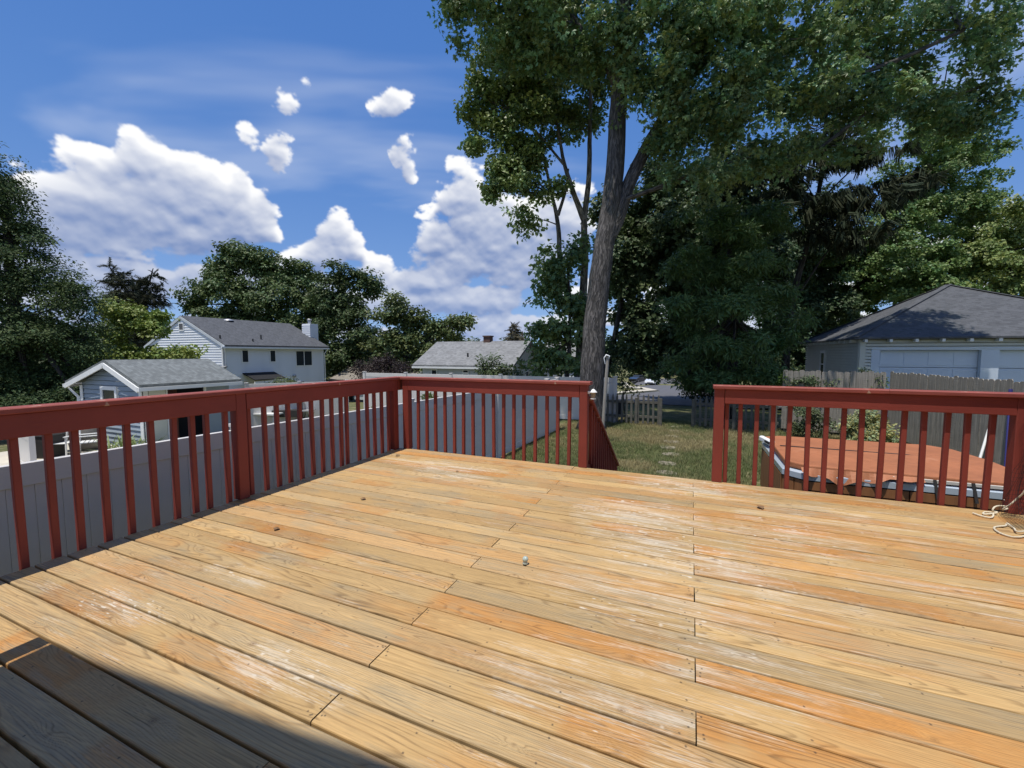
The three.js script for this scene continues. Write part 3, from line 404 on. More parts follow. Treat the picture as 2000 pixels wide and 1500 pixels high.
    const fz = -D0 + of + 0.01; for (const [xa, ya, xb, yb] of [[xm, yr + 0.06, x1 + o, ye - e + 0.05], [xm, yr + 0.06, x0 - o, ye - e + 0.05]]) mesh('rake_board', barG(V3(xa, ya, fz), V3(xb, yb, fz), 0.04, 0.2, 0), M.greySide, h);
    mesh('gutter', boxG(x1 + o - 0.02, ye - e - 0.06, -D1 - o, x1 + o + 0.1, ye - e + 0.07, -D0 + o), M.trim, h); mesh('soffit', boxG(x1 + 0.03, ye - e - 0.02, -D1 - o, x1 + o - 0.025, ye - e + 0.0, -D0 + o - 0.02), M.trim, h);
    mesh('corner_board', boxG(x1 - 0.1, gy, -D0 + 0.035, x1 + 0.05, ye - 0.2, -D0 + 0.06), M.trim, h); mesh('downspout', new GB().tube([V3(x1 + o + 0.04, ye - 0.2, -D1 - 0.2), V3(x1 + 0.1, ye - 0.6, -D1 - 0.04), V3(x1 + 0.1, gy, -D1 - 0.04)], [0.05, 0.05, 0.05], 6).geo(), M.trim, h);
    mesh('downspout', new GB().tube([V3(x1 + o + 0.02, ye - 0.2, -D0 + 0.1), V3(x1 + 0.09, ye - 0.55, -D0 - 0.12), V3(x1 + 0.09, gy, -D0 - 0.12)], [0.05, 0.05, 0.05], 6).geo(), M.trim, h);
    const sOn = px => { const r = ray(px, 690); return -(r.z / r.x) * x1 - D0 === 0 ? 0 : (-r.z * (x1 / r.x)) - D0; };
    const yAt = (px, py) => { const r = ray(px, py); return EYE + r.y * (x1 / r.x); };
    for (const [xa, xb, ya, yb, m] of [[471, 484.5, 684.5, 707], [526, 537.5, 685, 706], [576.5, 608.5, 686, 713.5, 1], [578, 592, 745.5, 752]]) { const s0 = sOn(xa), s1 = sOn(xb); win(h, side, sideE, (s0 + s1) / 2, s1 - s0 - 0.1, yAt((xa + xb) / 2, yb), yAt((xa + xb) / 2, ya), { trim: 0.06, mull: m, plain: true, sash: !!m }); }
    win(h, [x0, D0], [x1, D0], 5.0, 0.5, yr - 0.95, yr - 0.45, { sash: false });
    // small roof over the side door
    const a0 = sOn(471), a1 = sOn(533), ay = yAt(500, 729), ab = yAt(500, 741); const ag = new GB(); slab(ag, V3(x1 + 0.03, ay, -(D0 + a0)), V3(x1 + 1.5, ab, -(D0 + a0)), V3(x1 + 1.5, ab, -(D0 + a1)), V3(x1 + 0.03, ay, -(D0 + a1)), -0.08);
    const aw = mesh('porch_roof', ag.geo(), M.dark, h); mesh('porch_beam', boxG(x1 + 1.42, ab - 0.28, -(D0 + a1), x1 + 1.52, ab - 0.09, -(D0 + a0)), M.trim, aw); for (const s of [a0 + 0.08, a1 - 0.08]) mesh('porch_post', boxG(x1 + 1.42, gy, -(D0 + s) - 0.05, x1 + 1.52, ab - 0.285, -(D0 + s) + 0.05), M.trim, aw);
    mesh('wall_lamp', new GB().tube([V3(x1 + 0.03, yAt(571, 734), -(D0 + sOn(571))), V3(x1 + 0.25, yAt(571, 734), -(D0 + sOn(571)))], [0.1, 0.14], 8).geo(), M.metal, h);
    // one-storey wing in front with its own roof
    const wg = new GB(), wy = yAt(430, 716); slab(wg, V3(x0 - 1, wy + 0.05, -D0 + 0.05), V3(x0 - 1, wy - 1.1, -D0 + 3.2), V3(x1 + 0.5, wy - 1.1, -D0 + 3.2), V3(x1 + 0.5, wy + 0.05, -D0 + 0.05), 0.1);
    const w = mesh('wing_roof', wg.geo(), M.roofGrey, h); mesh('wing_wall', boxG(x0 - 0.6, gy, -D0 + 0.1, x1 + 0.1, wy - 1.05, -D0 + 2.7), M.white, w);
    // vents and the sided chimney on the far gable
    const ry = x => yr + 0.1 + (ye - yr) * (x - xm) / (x1 - xm);
    for (const [px, py, hh] of [[430, 664, 0.4], [494, 669.5, 0.35], [510, 665.5, 0.5], [530, 655.5, 0.05]]) { const r = ray(px, py); let best = null; for (let D = D0; D < D1; D += 0.05) { const x = r.x * (D / -r.z); if (x < xm || x > x1 + 0.3) continue; const y = EYE + r.y * (D / -r.z), d = Math.abs(y - ry(x)); if (!best || d < best[0]) best = [d, x, D]; } if (best) pipe(roof, best[1], ry(best[1]), -best[2], hh); }
    { const r = ray(478, 632), D = 25.2, v = mesh('ridge_vent', new THREE.SphereGeometry(0.42, 12, 6, 0, Math.PI * 2, 0, Math.PI / 2), M.metal, roof); v.scale.set(1, 0.45, 1); v.position.set(xm + 0.35, ry(xm + 0.35) + 0.08, -D); }
    const cD = 31.4, cx = -35.9; const ch = mesh('chimney', boxG(cx - 0.55, gy, -cD - 0.95, cx + 0.55, 4.25, -cD + 0.02), M.white, h);
    mesh('siding', clap([cx - 0.56, cD - 0.03], [cx + 0.56, cD - 0.03], 0.8, 4.22, 0.19, 0.03), M.white, ch); mesh('flue', new GB().tube([V3(cx, 4.2, -cD - 0.4), V3(cx, 4.62, -cD - 0.4)], [0.16, 0.16], 10).geo(), M.metal, ch); mesh('flue_cap', new GB().tube([V3(cx, 4.63, -cD - 0.4), V3(cx, 4.75, -cD - 0.4)], [0.25, 0.2], 10).geo(), M.metal, ch);
  }
  /* garage with a tan roof beside it */
  {
    const h = base('tan_roof_garage', [0, 0, 0]); tag(h, 'small garage with tan shingle roof just right of the white two-storey house', 'garage');
    const D0 = 33, x1 = -24.6, x0 = -31.4, ye = -0.75, yr = -0.75 + 2.35 - 1.1, gx = (x0 + x1) / 2; // ridge runs along x; gable end faces right
    const q = (px, py) => { const r = ray(px, py); return EYE + r.y * (D0 / -r.z); };
    const yE = q(690, 744), yR = EYE + ray(696, 713.5).y * (36.2 / -ray(696, 713.5).z), Dm = 36.2, De = D0 - 0.35;
    mesh('wall', boxG(x0, -3.4, -Dm * 2 + D0 + 0.03, x1 - 0.2, yE + 0.1, -D0 - 0.03), M.greySide, h);
    const g = new GB(); slab(g, V3(x0 - 3, yE, -De), V3(x1, yE, -De), V3(x1, yR, -Dm), V3(x0 - 3, yR, -Dm), -0.14); slab(g, V3(x1, yE, -(2 * Dm - De)), V3(x0 - 3, yE, -(2 * Dm - De)), V3(x0 - 3, yR, -Dm), V3(x1, yR, -Dm), -0.14); mesh('roof', g.geo(), M.roofTan, h);
    mesh('gable_siding', clap([x1 - 0.22, D0], [x1 - 0.22, 2 * Dm - D0], -3.4, yE, 0.2, 0.02, yR - yE), M.greySide, h);
    for (const [d0, d1] of [[De, Dm], [2 * Dm - De, Dm]]) mesh('rake_board', barG(V3(x1 + 0.02, yE - 0.02, -d0), V3(x1 + 0.02, yR - 0.02, -d1), 0.04, 0.18, 0), M.trim, h);
  }
  /* low grey house in the middle */
  {
    const h = base('grey_house', [0, 0, 0]); tag(h, 'low grey house with a long grey roof and brick chimney in the middle', 'house');
    const x0 = -17.0, x1 = -9.74, D0 = 23.2, Dm = 26.2, D1 = 29.2, ye = 0.39, yr = 1.98, gy = -3.2;
    const g = new GB(); slab(g, V3(x0 - 0.0, ye, -D0), V3(x1, ye, -D0), V3(x1, yr, -Dm), V3(x0, yr, -Dm), -0.14); slab(g, V3(x1, ye, -D1), V3(x0, ye, -D1), V3(x0, yr, -Dm), V3(x1, yr, -Dm), -0.14);
    const rf = mesh('roof', g.geo(), M.roofGrey, h); mesh('gutter', boxG(x0, ye - 0.09, -D0 + 0.01, x1, ye + 0.03, -D0 + 0.11), M.trim, h);
    const wD = D0 + 0.4, wx0 = x0 + 0.5, wx1 = x1 - 0.35; mesh('wall', boxG(wx0, gy, -D1 + 0.4, wx1 - 0.03, ye + 0.12, -wD - 0.03), M.greySide, h);
    mesh('siding', clap([wx0, wD], [wx1, wD], gy, ye + 0.16, 0.2, 0.02), M.greySide, h); mesh('siding', clap([wx1, wD], [wx1, D1 - 0.4], gy, ye + 0.16, 0.2, 0.02, (yr - ye) * 0.86), M.greySide, h);
    const s = px => { const r = ray(px, 690); return r.x * (wD / -r.z) - wx0; }, y = (px, py) => { const r = ray(px, py); return EYE + r.y * (wD / -r.z); };
    win(h, [wx0, wD], [wx1, wD], s(848.5), 0.34, y(848, 742), y(848, 723), { trim: 0.07 }); win(h, [wx0, wD], [wx1, wD], s(910), 0.34, y(910, 742), y(910, 731), { trim: 0.08 }); win(h, [wx0, wD], [wx1, wD], s(910), 0.34, y(910, 727), y(910, 723.5), { trim: 0.05, sash: false });
    for (const [a, b] of [[0.9, 0.55], [2.6, 0.5], [4.1, 0.6]]) win(h, [wx1, wD], [wx1, D1 - 0.4], a, b, -0.75, 0.05, { trim: 0.05 });
    const cx = P(939, 665, 28).x; const c = mesh('chimney', boxG(cx - 0.24, yr - 0.35, -Dm - 0.25, cx + 0.24, yr + 0.42, -Dm + 0.25), M.brick, rf); mesh('chimney_cap', boxG(cx - 0.29, yr + 0.423, -Dm - 0.3, cx + 0.29, yr + 0.5, -Dm + 0.3), M.brick, rf);
    pipe(rf, P(890, 700, 26).x, 0.39 + 0.55, -(D0 + 0.95), 0.35);
    // white rear wing to the right
    const wx = -6.9, wz0 = 28.2; mesh('wing', boxG(wx1 + 0.02, gy, -33, wx, 0.9, -wz0), M.white, h); win(h, [wx1, wz0 - 0.01], [wx, wz0 - 0.01], 1.55, 0.75, -0.7, 0.35, {});
    mesh('wing_siding', clap([wx1 + 2.1, wz0], [wx, wz0], gy, 0.9, 0.2, 0.02), M.white, h); const wr = new GB(); slab(wr, V3(wx1, 0.95, -wz0 + 0.3), V3(wx + 0.3, 0.95, -wz0 + 0.3), V3(wx + 0.3, 2.2, -30.7), V3(wx1, 2.2, -30.7), -0.1); mesh('wing_roof', wr.geo(), M.roofGrey, h);
  }
  /* blue-grey pool shed */
  {
    const h = base('pool_shed', [0, 0, 0]); tag(h, 'low blue-grey pool shed with white trim left beyond the white fence', 'shed');
    const xc = -16.9, D0 = 8.03, D1 = 11.3, x0 = -21.7, ye = 0.136, gy = -2.25, xm = (x0 + xc) / 2 + 0.35, yr = 0.95;
    const wx1 = xc - 0.3, wx0 = x0 + 0.55, wD = D0 + 0.25;
    mesh('wall', boxG(wx0 + 0.02, gy, -D1 + 0.03, wx1 - 0.9, ye + 0.02, -wD - 0.03), M.dark, h);
    mesh('siding', clap([wx0, wD], [wx1, wD], gy, ye + 0.02, 0.17, 0.045, yr - ye - 0.1, [], 0.022), M.shedSide, h);
    const g = new GB(); slab(g, V3(xm, yr, -D0), V3(xc, ye, -D0), V3(xc, ye, -D1 - 0.2), V3(xm, yr, -D1 - 0.2), -0.1); slab(g, V3(x0, ye, -D0), V3(xm, yr, -D0), V3(xm, yr, -D1 - 0.2), V3(x0, ye, -D1 - 0.2), -0.1); mesh('roof', g.geo(), M.roofShed, h);
    mesh('rake_board', barG(V3(xm, yr - 0.09, -D0 + 0.03), V3(xc, ye - 0.09, -D0 + 0.03), 0.04, 0.17, 0), M.trim, h); mesh('rake_board', barG(V3(xm, yr - 0.09, -D0 + 0.03), V3(x0, ye - 0.09, -D0 + 0.03), 0.04, 0.17, 0), M.trim, h);
    mesh('gutter', boxG(xc - 0.0, ye - 0.13, -D1 - 0.2, xc + 0.1, ye - 0.01, -D0 + 0.05), M.trim, h); mesh('gutter', boxG(x0 - 0.1, ye - 0.13, -D1 - 0.2, x0, ye - 0.01, -D0 + 0.05), M.trim, h);
    mesh('downspout', new GB().tube([V3(x0 + 0.02, ye - 0.1, -D0 - 0.05), V3(wx0 - 0.06, ye - 0.5, -wD + 0.1), V3(wx0 - 0.06, gy, -wD + 0.1)], [0.05, 0.05, 0.05], 6).geo(), M.trim, h);
    for (const x of [wx0 + 0.06, wx1 - 0.06]) mesh('corner_board', boxG(x - 0.09, gy, -wD + 0.046, x + 0.09, ye - 0.05, -wD + 0.066), M.trim, h);
    win(h, [wx0, wD], [wx1, wD], 1.95, 0.8, -0.8, -0.04, { trim: 0.13 });
    // open side under the eave: posts, a panel and the dark inside
    const sx = wx1; mesh('corner_post', boxG(sx - 0.1, gy, -wD - 0.14, sx - 0.001, ye - 0.08, -wD - 0.001), M.trim, h);
    const y = ye - 0.12; for (const [d0, d1, mat, name] of [[8.45, 8.95, M.beige, 'side_panel'], [8.97, 9.02, M.trim, 'door_jamb'], [10.25, 10.33, M.trim, 'door_jamb'], [10.33, 11.2, M.shedSide, 'side_panel']]) mesh(name, boxG(sx - 0.06, gy, -d1, sx - 0.01, y, -d0), mat, h);
    const red = std([0.16, 0.06, 0.04], { rough: 0.8 }); mesh('inner_door', boxG(sx - 0.5, gy, -9.55, sx - 0.45, y, -9.03), red, h); const c = mesh('cabinet', boxG(sx - 0.44, -0.6, -9.5, sx - 0.2, -0.22, -9.1), M.beige, h);
    mesh('header', boxG(sx - 0.06, y + 0.002, -11.2, sx - 0.005, ye + 0.02, -8.3), M.trim, h);
    mesh('wall_light', new GB().tube([V3(sx + 0.02, -0.25, -11.35), V3(sx + 0.2, -0.28, -11.35)], [0.08, 0.1], 8).geo(), M.dark, h);
  }
  /* garage on the right with a pyramid roof */
  {
    const h = base('hip_roof_garage', [0, 0, 0]); tag(h, 'beige sided garage with a dark pyramid roof and pale blue doors on the right', 'garage');
    const x0 = 6.6, D0 = 22.35, W = 9.2, x1 = x0 + W, D1 = D0 + W, ye = 1.93, yp = 4.54, o = 0.32, gy = -1.4, xm = x0 + W / 2, Dm = D0 + W / 2;
    mesh('wall', boxG(x0 + 0.05, gy, -D1 + 0.05, x1 - 0.05, ye, -D0 - 0.35), M.beige, h);
    const f0 = px => { const r = ray(px, 690); return r.x * (D0 / -r.z) - x0; }, yF = (px, py) => { const r = ray(px, py); return EYE + r.y * (D0 / -r.z); };
    const d1a = f0(1718), d1b = f0(1916), d2a = f0(1952), d2b = d2a + (d1b - d1a), dt = yF(1800, 684);
    mesh('siding', clap([x0, D0], [x1, D0], gy, ye, 0.135, 0.04, 0, [[d1a - 0.28, d1b, gy - 1, dt + 0.02], [d1b + 0.001, d2a, gy - 1, dt + 0.02], [d2a + 0.001, d2b + 0.2, gy - 1, dt + 0.02]], 0.024), M.beige, h);
    mesh('siding', clap([x0, D1], [x0, D0], gy, ye, 0.135, 0.04, 0, [], 0.024), M.beige, h);
    mesh('corner_board', boxG(x0 - 0.03, gy, -D0 + 0.002, x0 + 0.16, ye, -D0 + 0.06), M.beige, h); mesh('corner_board', boxG(x0 - 0.06, gy, -D0 - 0.16, x0 - 0.005, ye, -D0 + 0.001), M.beige, h);
    const g = new GB(), pk = V3(xm, yp, -Dm), c = [V3(x0 - o, ye, -D0 + o), V3(x1 + o, ye, -D0 + o), V3(x1 + o, ye, -D1 - o), V3(x0 - o, ye, -D1 - o)];
    for (let k = 0; k < 4; k++) g.tri(c[k], c[(k + 1) % 4], pk); for (let k = 0; k < 4; k++) { const a = c[k], b = c[(k + 1) % 4]; g.quad(a.clone().setY(ye - 0.07), b.clone().setY(ye - 0.07), b, a); } g.quad(...[...c].reverse().map(q => q.clone().setY(ye - 0.07)));
    const rf = mesh('roof', g.geo(), M.roofDark, h);
    for (let k = 0; k < 4; k++) mesh('hip_cap', barG(c[k].clone().setY(ye + 0.02), pk.clone().setY(yp + 0.01), 0.26, 0.03, 0.01), M.roofDark, rf);
    for (let x = x0 + 0.1; x < x1; x += 0.82) mesh('rafter_tail', boxG(x - 0.05, ye - 0.19, -D0 + 0.04, x + 0.05, ye - 0.072, -D0 + o - 0.03), M.trim, rf);
    for (let D = D0 + 0.3; D < D1; D += 0.75) mesh('rafter_tail', boxG(x0 - o + 0.03, ye - 0.19, -D - 0.05, x0 - 0.045, ye - 0.072, -D + 0.05), M.trim, rf);
    for (const [a, b] of [[d1a, d1b], [d2a, d2b]]) {
      const dr = mesh('garage_door', boxG(x0 + a + 0.01, gy, -D0 - 0.22, x0 + b - 0.01, dt, -D0 - 0.17), M.doorBlue, h), n = 4, hgt = (dt - gy) / n;
      for (let k = 0; k < n; k++) for (let j = 0; j < 4; j++) { const w = (b - a - 0.02) / 4; mesh('door_panel', boxG(x0 + a + 0.01 + j * w + 0.07, gy + k * hgt + 0.09, -D0 - 0.171, x0 + a + 0.01 + (j + 1) * w - 0.07, gy + (k + 1) * hgt - 0.07, -D0 - 0.157), M.doorBlue, dr); mesh('door_rail', boxG(x0 + a + 0.02, gy + (k + 1) * hgt - 0.012, -D0 - 0.18, x0 + b - 0.02, gy + (k + 1) * hgt + 0.004, -D0 - 0.163), M.doorBlue, dr); }
    }
    for (const [a, b] of [[d1a - 0.28, d1a], [d1b + 0.002, d2a - 0.002], [d2b, d2b + 0.2]]) mesh('door_trim', boxG(x0 + a, gy, -D0 - 0.36, x0 + b, dt, -D0 + 0.03), M.doorBlue, h);
    mesh('door_header', boxG(x0 + d1a - 0.28, dt + 0.002, -D0 - 0.36, x0 + d2b + 0.2, dt + 0.11, -D0 + 0.032), M.doorBlue, h);
    win(h, [x0, D1], [x0, D0], W - 5.3, 0.62, 0.1, 1.28, { trim: 0.14 });
  }
}
console.log('buildings done');
/* ---------- fences ---------- */
{
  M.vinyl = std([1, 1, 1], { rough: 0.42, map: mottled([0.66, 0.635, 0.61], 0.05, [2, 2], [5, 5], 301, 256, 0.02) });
  const R = rng(31);
  // white vinyl privacy fence: posts, rails and tongue-and-groove planks
  const vinyl = (label, pts, top, bot, bay, opt = {}) => {
    const f = base('vinyl_fence', [0, 0, 0]); tag(f, label, 'fence');
    for (let s = 0; s < pts.length - 1; s++) {
      const a = V3(pts[s][0], 0, -pts[s][1]), b = V3(pts[s + 1][0], 0, -pts[s + 1][1]), L = a.distanceTo(b), d = b.clone().sub(a).normalize(), n = Math.max(1, Math.round(L / bay)), w = L / n, up = V3(0, 1, 0);
      const at = (t, y, o = 0) => a.clone().addScaledVector(d, t).setY(y).addScaledVector(V3(-d.z, 0, d.x), o), gy = t => { const q = at(t, 0); return bot === null ? T(q.x, q.z) : bot; };
      for (let k = 0; k <= n; k++) {
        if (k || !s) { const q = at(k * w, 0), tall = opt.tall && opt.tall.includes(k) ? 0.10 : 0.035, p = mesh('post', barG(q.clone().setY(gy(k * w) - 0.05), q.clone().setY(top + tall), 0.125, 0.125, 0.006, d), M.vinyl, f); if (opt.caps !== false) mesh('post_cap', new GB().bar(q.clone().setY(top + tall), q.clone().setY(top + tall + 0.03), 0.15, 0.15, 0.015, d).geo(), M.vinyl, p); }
        if (k === n) break; const t0 = k * w + 0.064, t1 = (k + 1) * w - 0.064, m = opt.planks === false ? 1 : Math.max(1, Math.round((t1 - t0) / 0.155)), pw = (t1 - t0) / m;
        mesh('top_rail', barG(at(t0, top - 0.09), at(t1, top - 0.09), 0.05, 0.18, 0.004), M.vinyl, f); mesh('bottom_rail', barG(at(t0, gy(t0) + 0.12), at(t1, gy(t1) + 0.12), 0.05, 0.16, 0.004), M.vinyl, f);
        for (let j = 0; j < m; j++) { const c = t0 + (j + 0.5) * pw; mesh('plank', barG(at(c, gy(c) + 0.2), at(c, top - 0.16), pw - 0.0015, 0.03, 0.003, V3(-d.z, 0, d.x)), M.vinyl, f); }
      }
    }
    return f;
  };
  const fx = D => -4.75 + 0.0585 * (D - 1.41) * (D < 12 ? 1 : 0.98);
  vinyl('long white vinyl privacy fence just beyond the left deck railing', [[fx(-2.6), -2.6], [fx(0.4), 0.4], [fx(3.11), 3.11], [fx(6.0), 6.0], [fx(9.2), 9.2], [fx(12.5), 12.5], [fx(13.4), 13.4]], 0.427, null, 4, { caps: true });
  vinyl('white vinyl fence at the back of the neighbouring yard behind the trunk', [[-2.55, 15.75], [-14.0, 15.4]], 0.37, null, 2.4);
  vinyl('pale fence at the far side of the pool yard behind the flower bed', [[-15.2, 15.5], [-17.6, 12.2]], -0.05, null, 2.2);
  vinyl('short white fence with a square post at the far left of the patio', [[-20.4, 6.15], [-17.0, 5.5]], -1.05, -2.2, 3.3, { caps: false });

  // grey timber privacy fence: dog-eared boards one by one
  const gw = [0, 1, 2, 3].map(k => std([1, 1, 1], { rough: 0.95, bumpMap: bumpy([0.5, 0.12], [3, 16], 320 + k, 128, 0.2), bumpScale: 0.004, map: tex(128, 512, (x, y, o) => { const u = x / 128, v = y / 512, a = tfb(u, v, 14, 3, 4, 330 + k * 7), b = tfb(u, v, 4, 5, 3, 350 + k * 7), kn = sst(0.05, 0.02, Math.hypot((u - 0.3 - k * 0.12) * 0.3, ((v * 3 + k * 0.3) % 1) - 0.5)), g = (0.55 + a * 0.75) * (0.75 + b * 0.5) * (1 - 0.55 * kn); o[0] = 0.31 * g; o[1] = 0.285 * g; o[2] = 0.24 * g; }, true, [0.3, 1.6]) }));
  const dog = (w, h, t = 0.018) => { const s = new THREE.Shape(); s.moveTo(-w / 2, 0); s.lineTo(w / 2, 0); s.lineTo(w / 2, h - 0.03); s.lineTo(w / 2 - 0.03, h); s.lineTo(-w / 2 + 0.03, h); s.lineTo(-w / 2, h - 0.03); s.closePath(); const g = new THREE.ExtrudeGeometry(s, { depth: t, bevelEnabled: false }); g.translate(0, 0, -t / 2); return g; };
  const variants = [dog(0.136, 1.88), dog(0.132, 1.87), dog(0.139, 1.89)];
  const timber = (label, a, b, top) => {
    const f = base('timber_fence', [0, 0, 0]); tag(f, label, 'fence', 'grey timber privacy fence runs');
    const A = V3(a[0], 0, -a[1]), B = V3(b[0], 0, -b[1]), L = A.distanceTo(B), d = B.clone().sub(A).normalize(), yaw = Math.atan2(-d.z, d.x), nrm = V3(-d.z, 0, d.x), n = Math.floor(L / 0.143);
    for (let k = 0; k < n; k++) { const q = A.clone().addScaledVector(d, (k + 0.5) * 0.143).addScaledVector(nrm, (R() - 0.5) * 0.008), m = mesh('board', variants[k % 3], gw[(R() * 4) | 0], f); m.position.set(q.x, top - 1.885 + (R() - 0.5) * 0.035, q.z); m.rotation.set(0, yaw, (R() - 0.5) * 0.018); }
    for (const y of [top - 0.3, top - 1.55]) mesh('rail', barG(A.clone().setY(y).addScaledVector(nrm, 0.04 * (f.userData.s || 1)), B.clone().setY(y).addScaledVector(nrm, 0.04), 0.035, 0.085, 0.003), gw[0], f);
    for (let s = 0.05; s < L; s += 2.4) { const q = A.clone().addScaledVector(d, s).addScaledVector(nrm, 0.105); mesh('post', barG(q.clone().setY(top - 1.95 - 0.1), q.clone().setY(top - 0.06), 0.09, 0.09, 0.004, d), gw[1], f); }
    return f;
  };
  timber('grey timber privacy fence along the right side behind the hot tub', [6.9, 4.5], [5.33, 15.62], 0.74);
  timber('grey timber fence across the back of the yard below the garage', [5.30, 15.72], [2.72, 15.85], 0.73);

  // picket fence with an open gap
  const pick = (() => { const s = new THREE.Shape(), w = 0.036; s.moveTo(-w, 0); s.lineTo(w, 0); s.lineTo(w, 0.94); s.lineTo(w * 0.55, 0.965); s.lineTo(w * 0.75, 0.99); s.lineTo(0, 1.06); s.lineTo(-w * 0.75, 0.99); s.lineTo(-w * 0.55, 0.965); s.lineTo(-w, 0.94); s.closePath(); const g = new THREE.ExtrudeGeometry(s, { depth: 0.02, bevelEnabled: false }); g.translate(0, 0, -0.01); return g; })();
  const pf = std([1, 1, 1], { rough: 0.95, map: mottled([0.125, 0.12, 0.10], 0.35, [0.3, 1], [6, 4], 370) });
  const picket = (label, x0, x1, D0, D1, posts) => {
    const f = base('picket_fence', [0, 0, 0]); tag(f, label, 'fence', 'weathered picket fence runs'); const L = Math.hypot(x1 - x0, D1 - D0), n = Math.round(L / 0.17);
    const p = t => { const x = lerp(x0, x1, t), D = lerp(D0, D1, t); return V3(x, T(x, -D), -D); };
    for (let k = 0; k < n; k++) { const q = p((k + 0.5) / n), m = mesh('picket', pick, pf, f); m.position.set(q.x, q.y + 0.06 + (R() - 0.5) * 0.03, q.z + 0.033); m.rotation.z = (R() - 0.5) * 0.03; }
    for (const y of [0.30, 0.82]) mesh('rail', barG(p(0).setY(p(0).y + y), p(1).setY(p(1).y + y), 0.04, 0.085, 0.003), pf, f);
    for (const t of posts) { const q = p(t); mesh('post', barG(q.clone().setY(q.y - 0.1).add(V3(0, 0, 0.05)), q.clone().setY(q.y + 0.98).add(V3(0, 0, 0.05)), 0.1, 0.1, 0.006, V3(1, 0, 0)), pf, f); }
  };
  picket('weathered picket fence left of the open gateway', -3.2, -1.86, 15.62, 15.66, [0.02]);
  picket('weathered picket gate panel with two posts left of the gateway', -1.80, -0.93, 15.68, 15.7, [0.03, 0.98]);
  picket('weathered picket fence right of the open gateway', 0.08, 2.66, 15.9, 15.88, [0.01, 0.5, 0.93]);
}
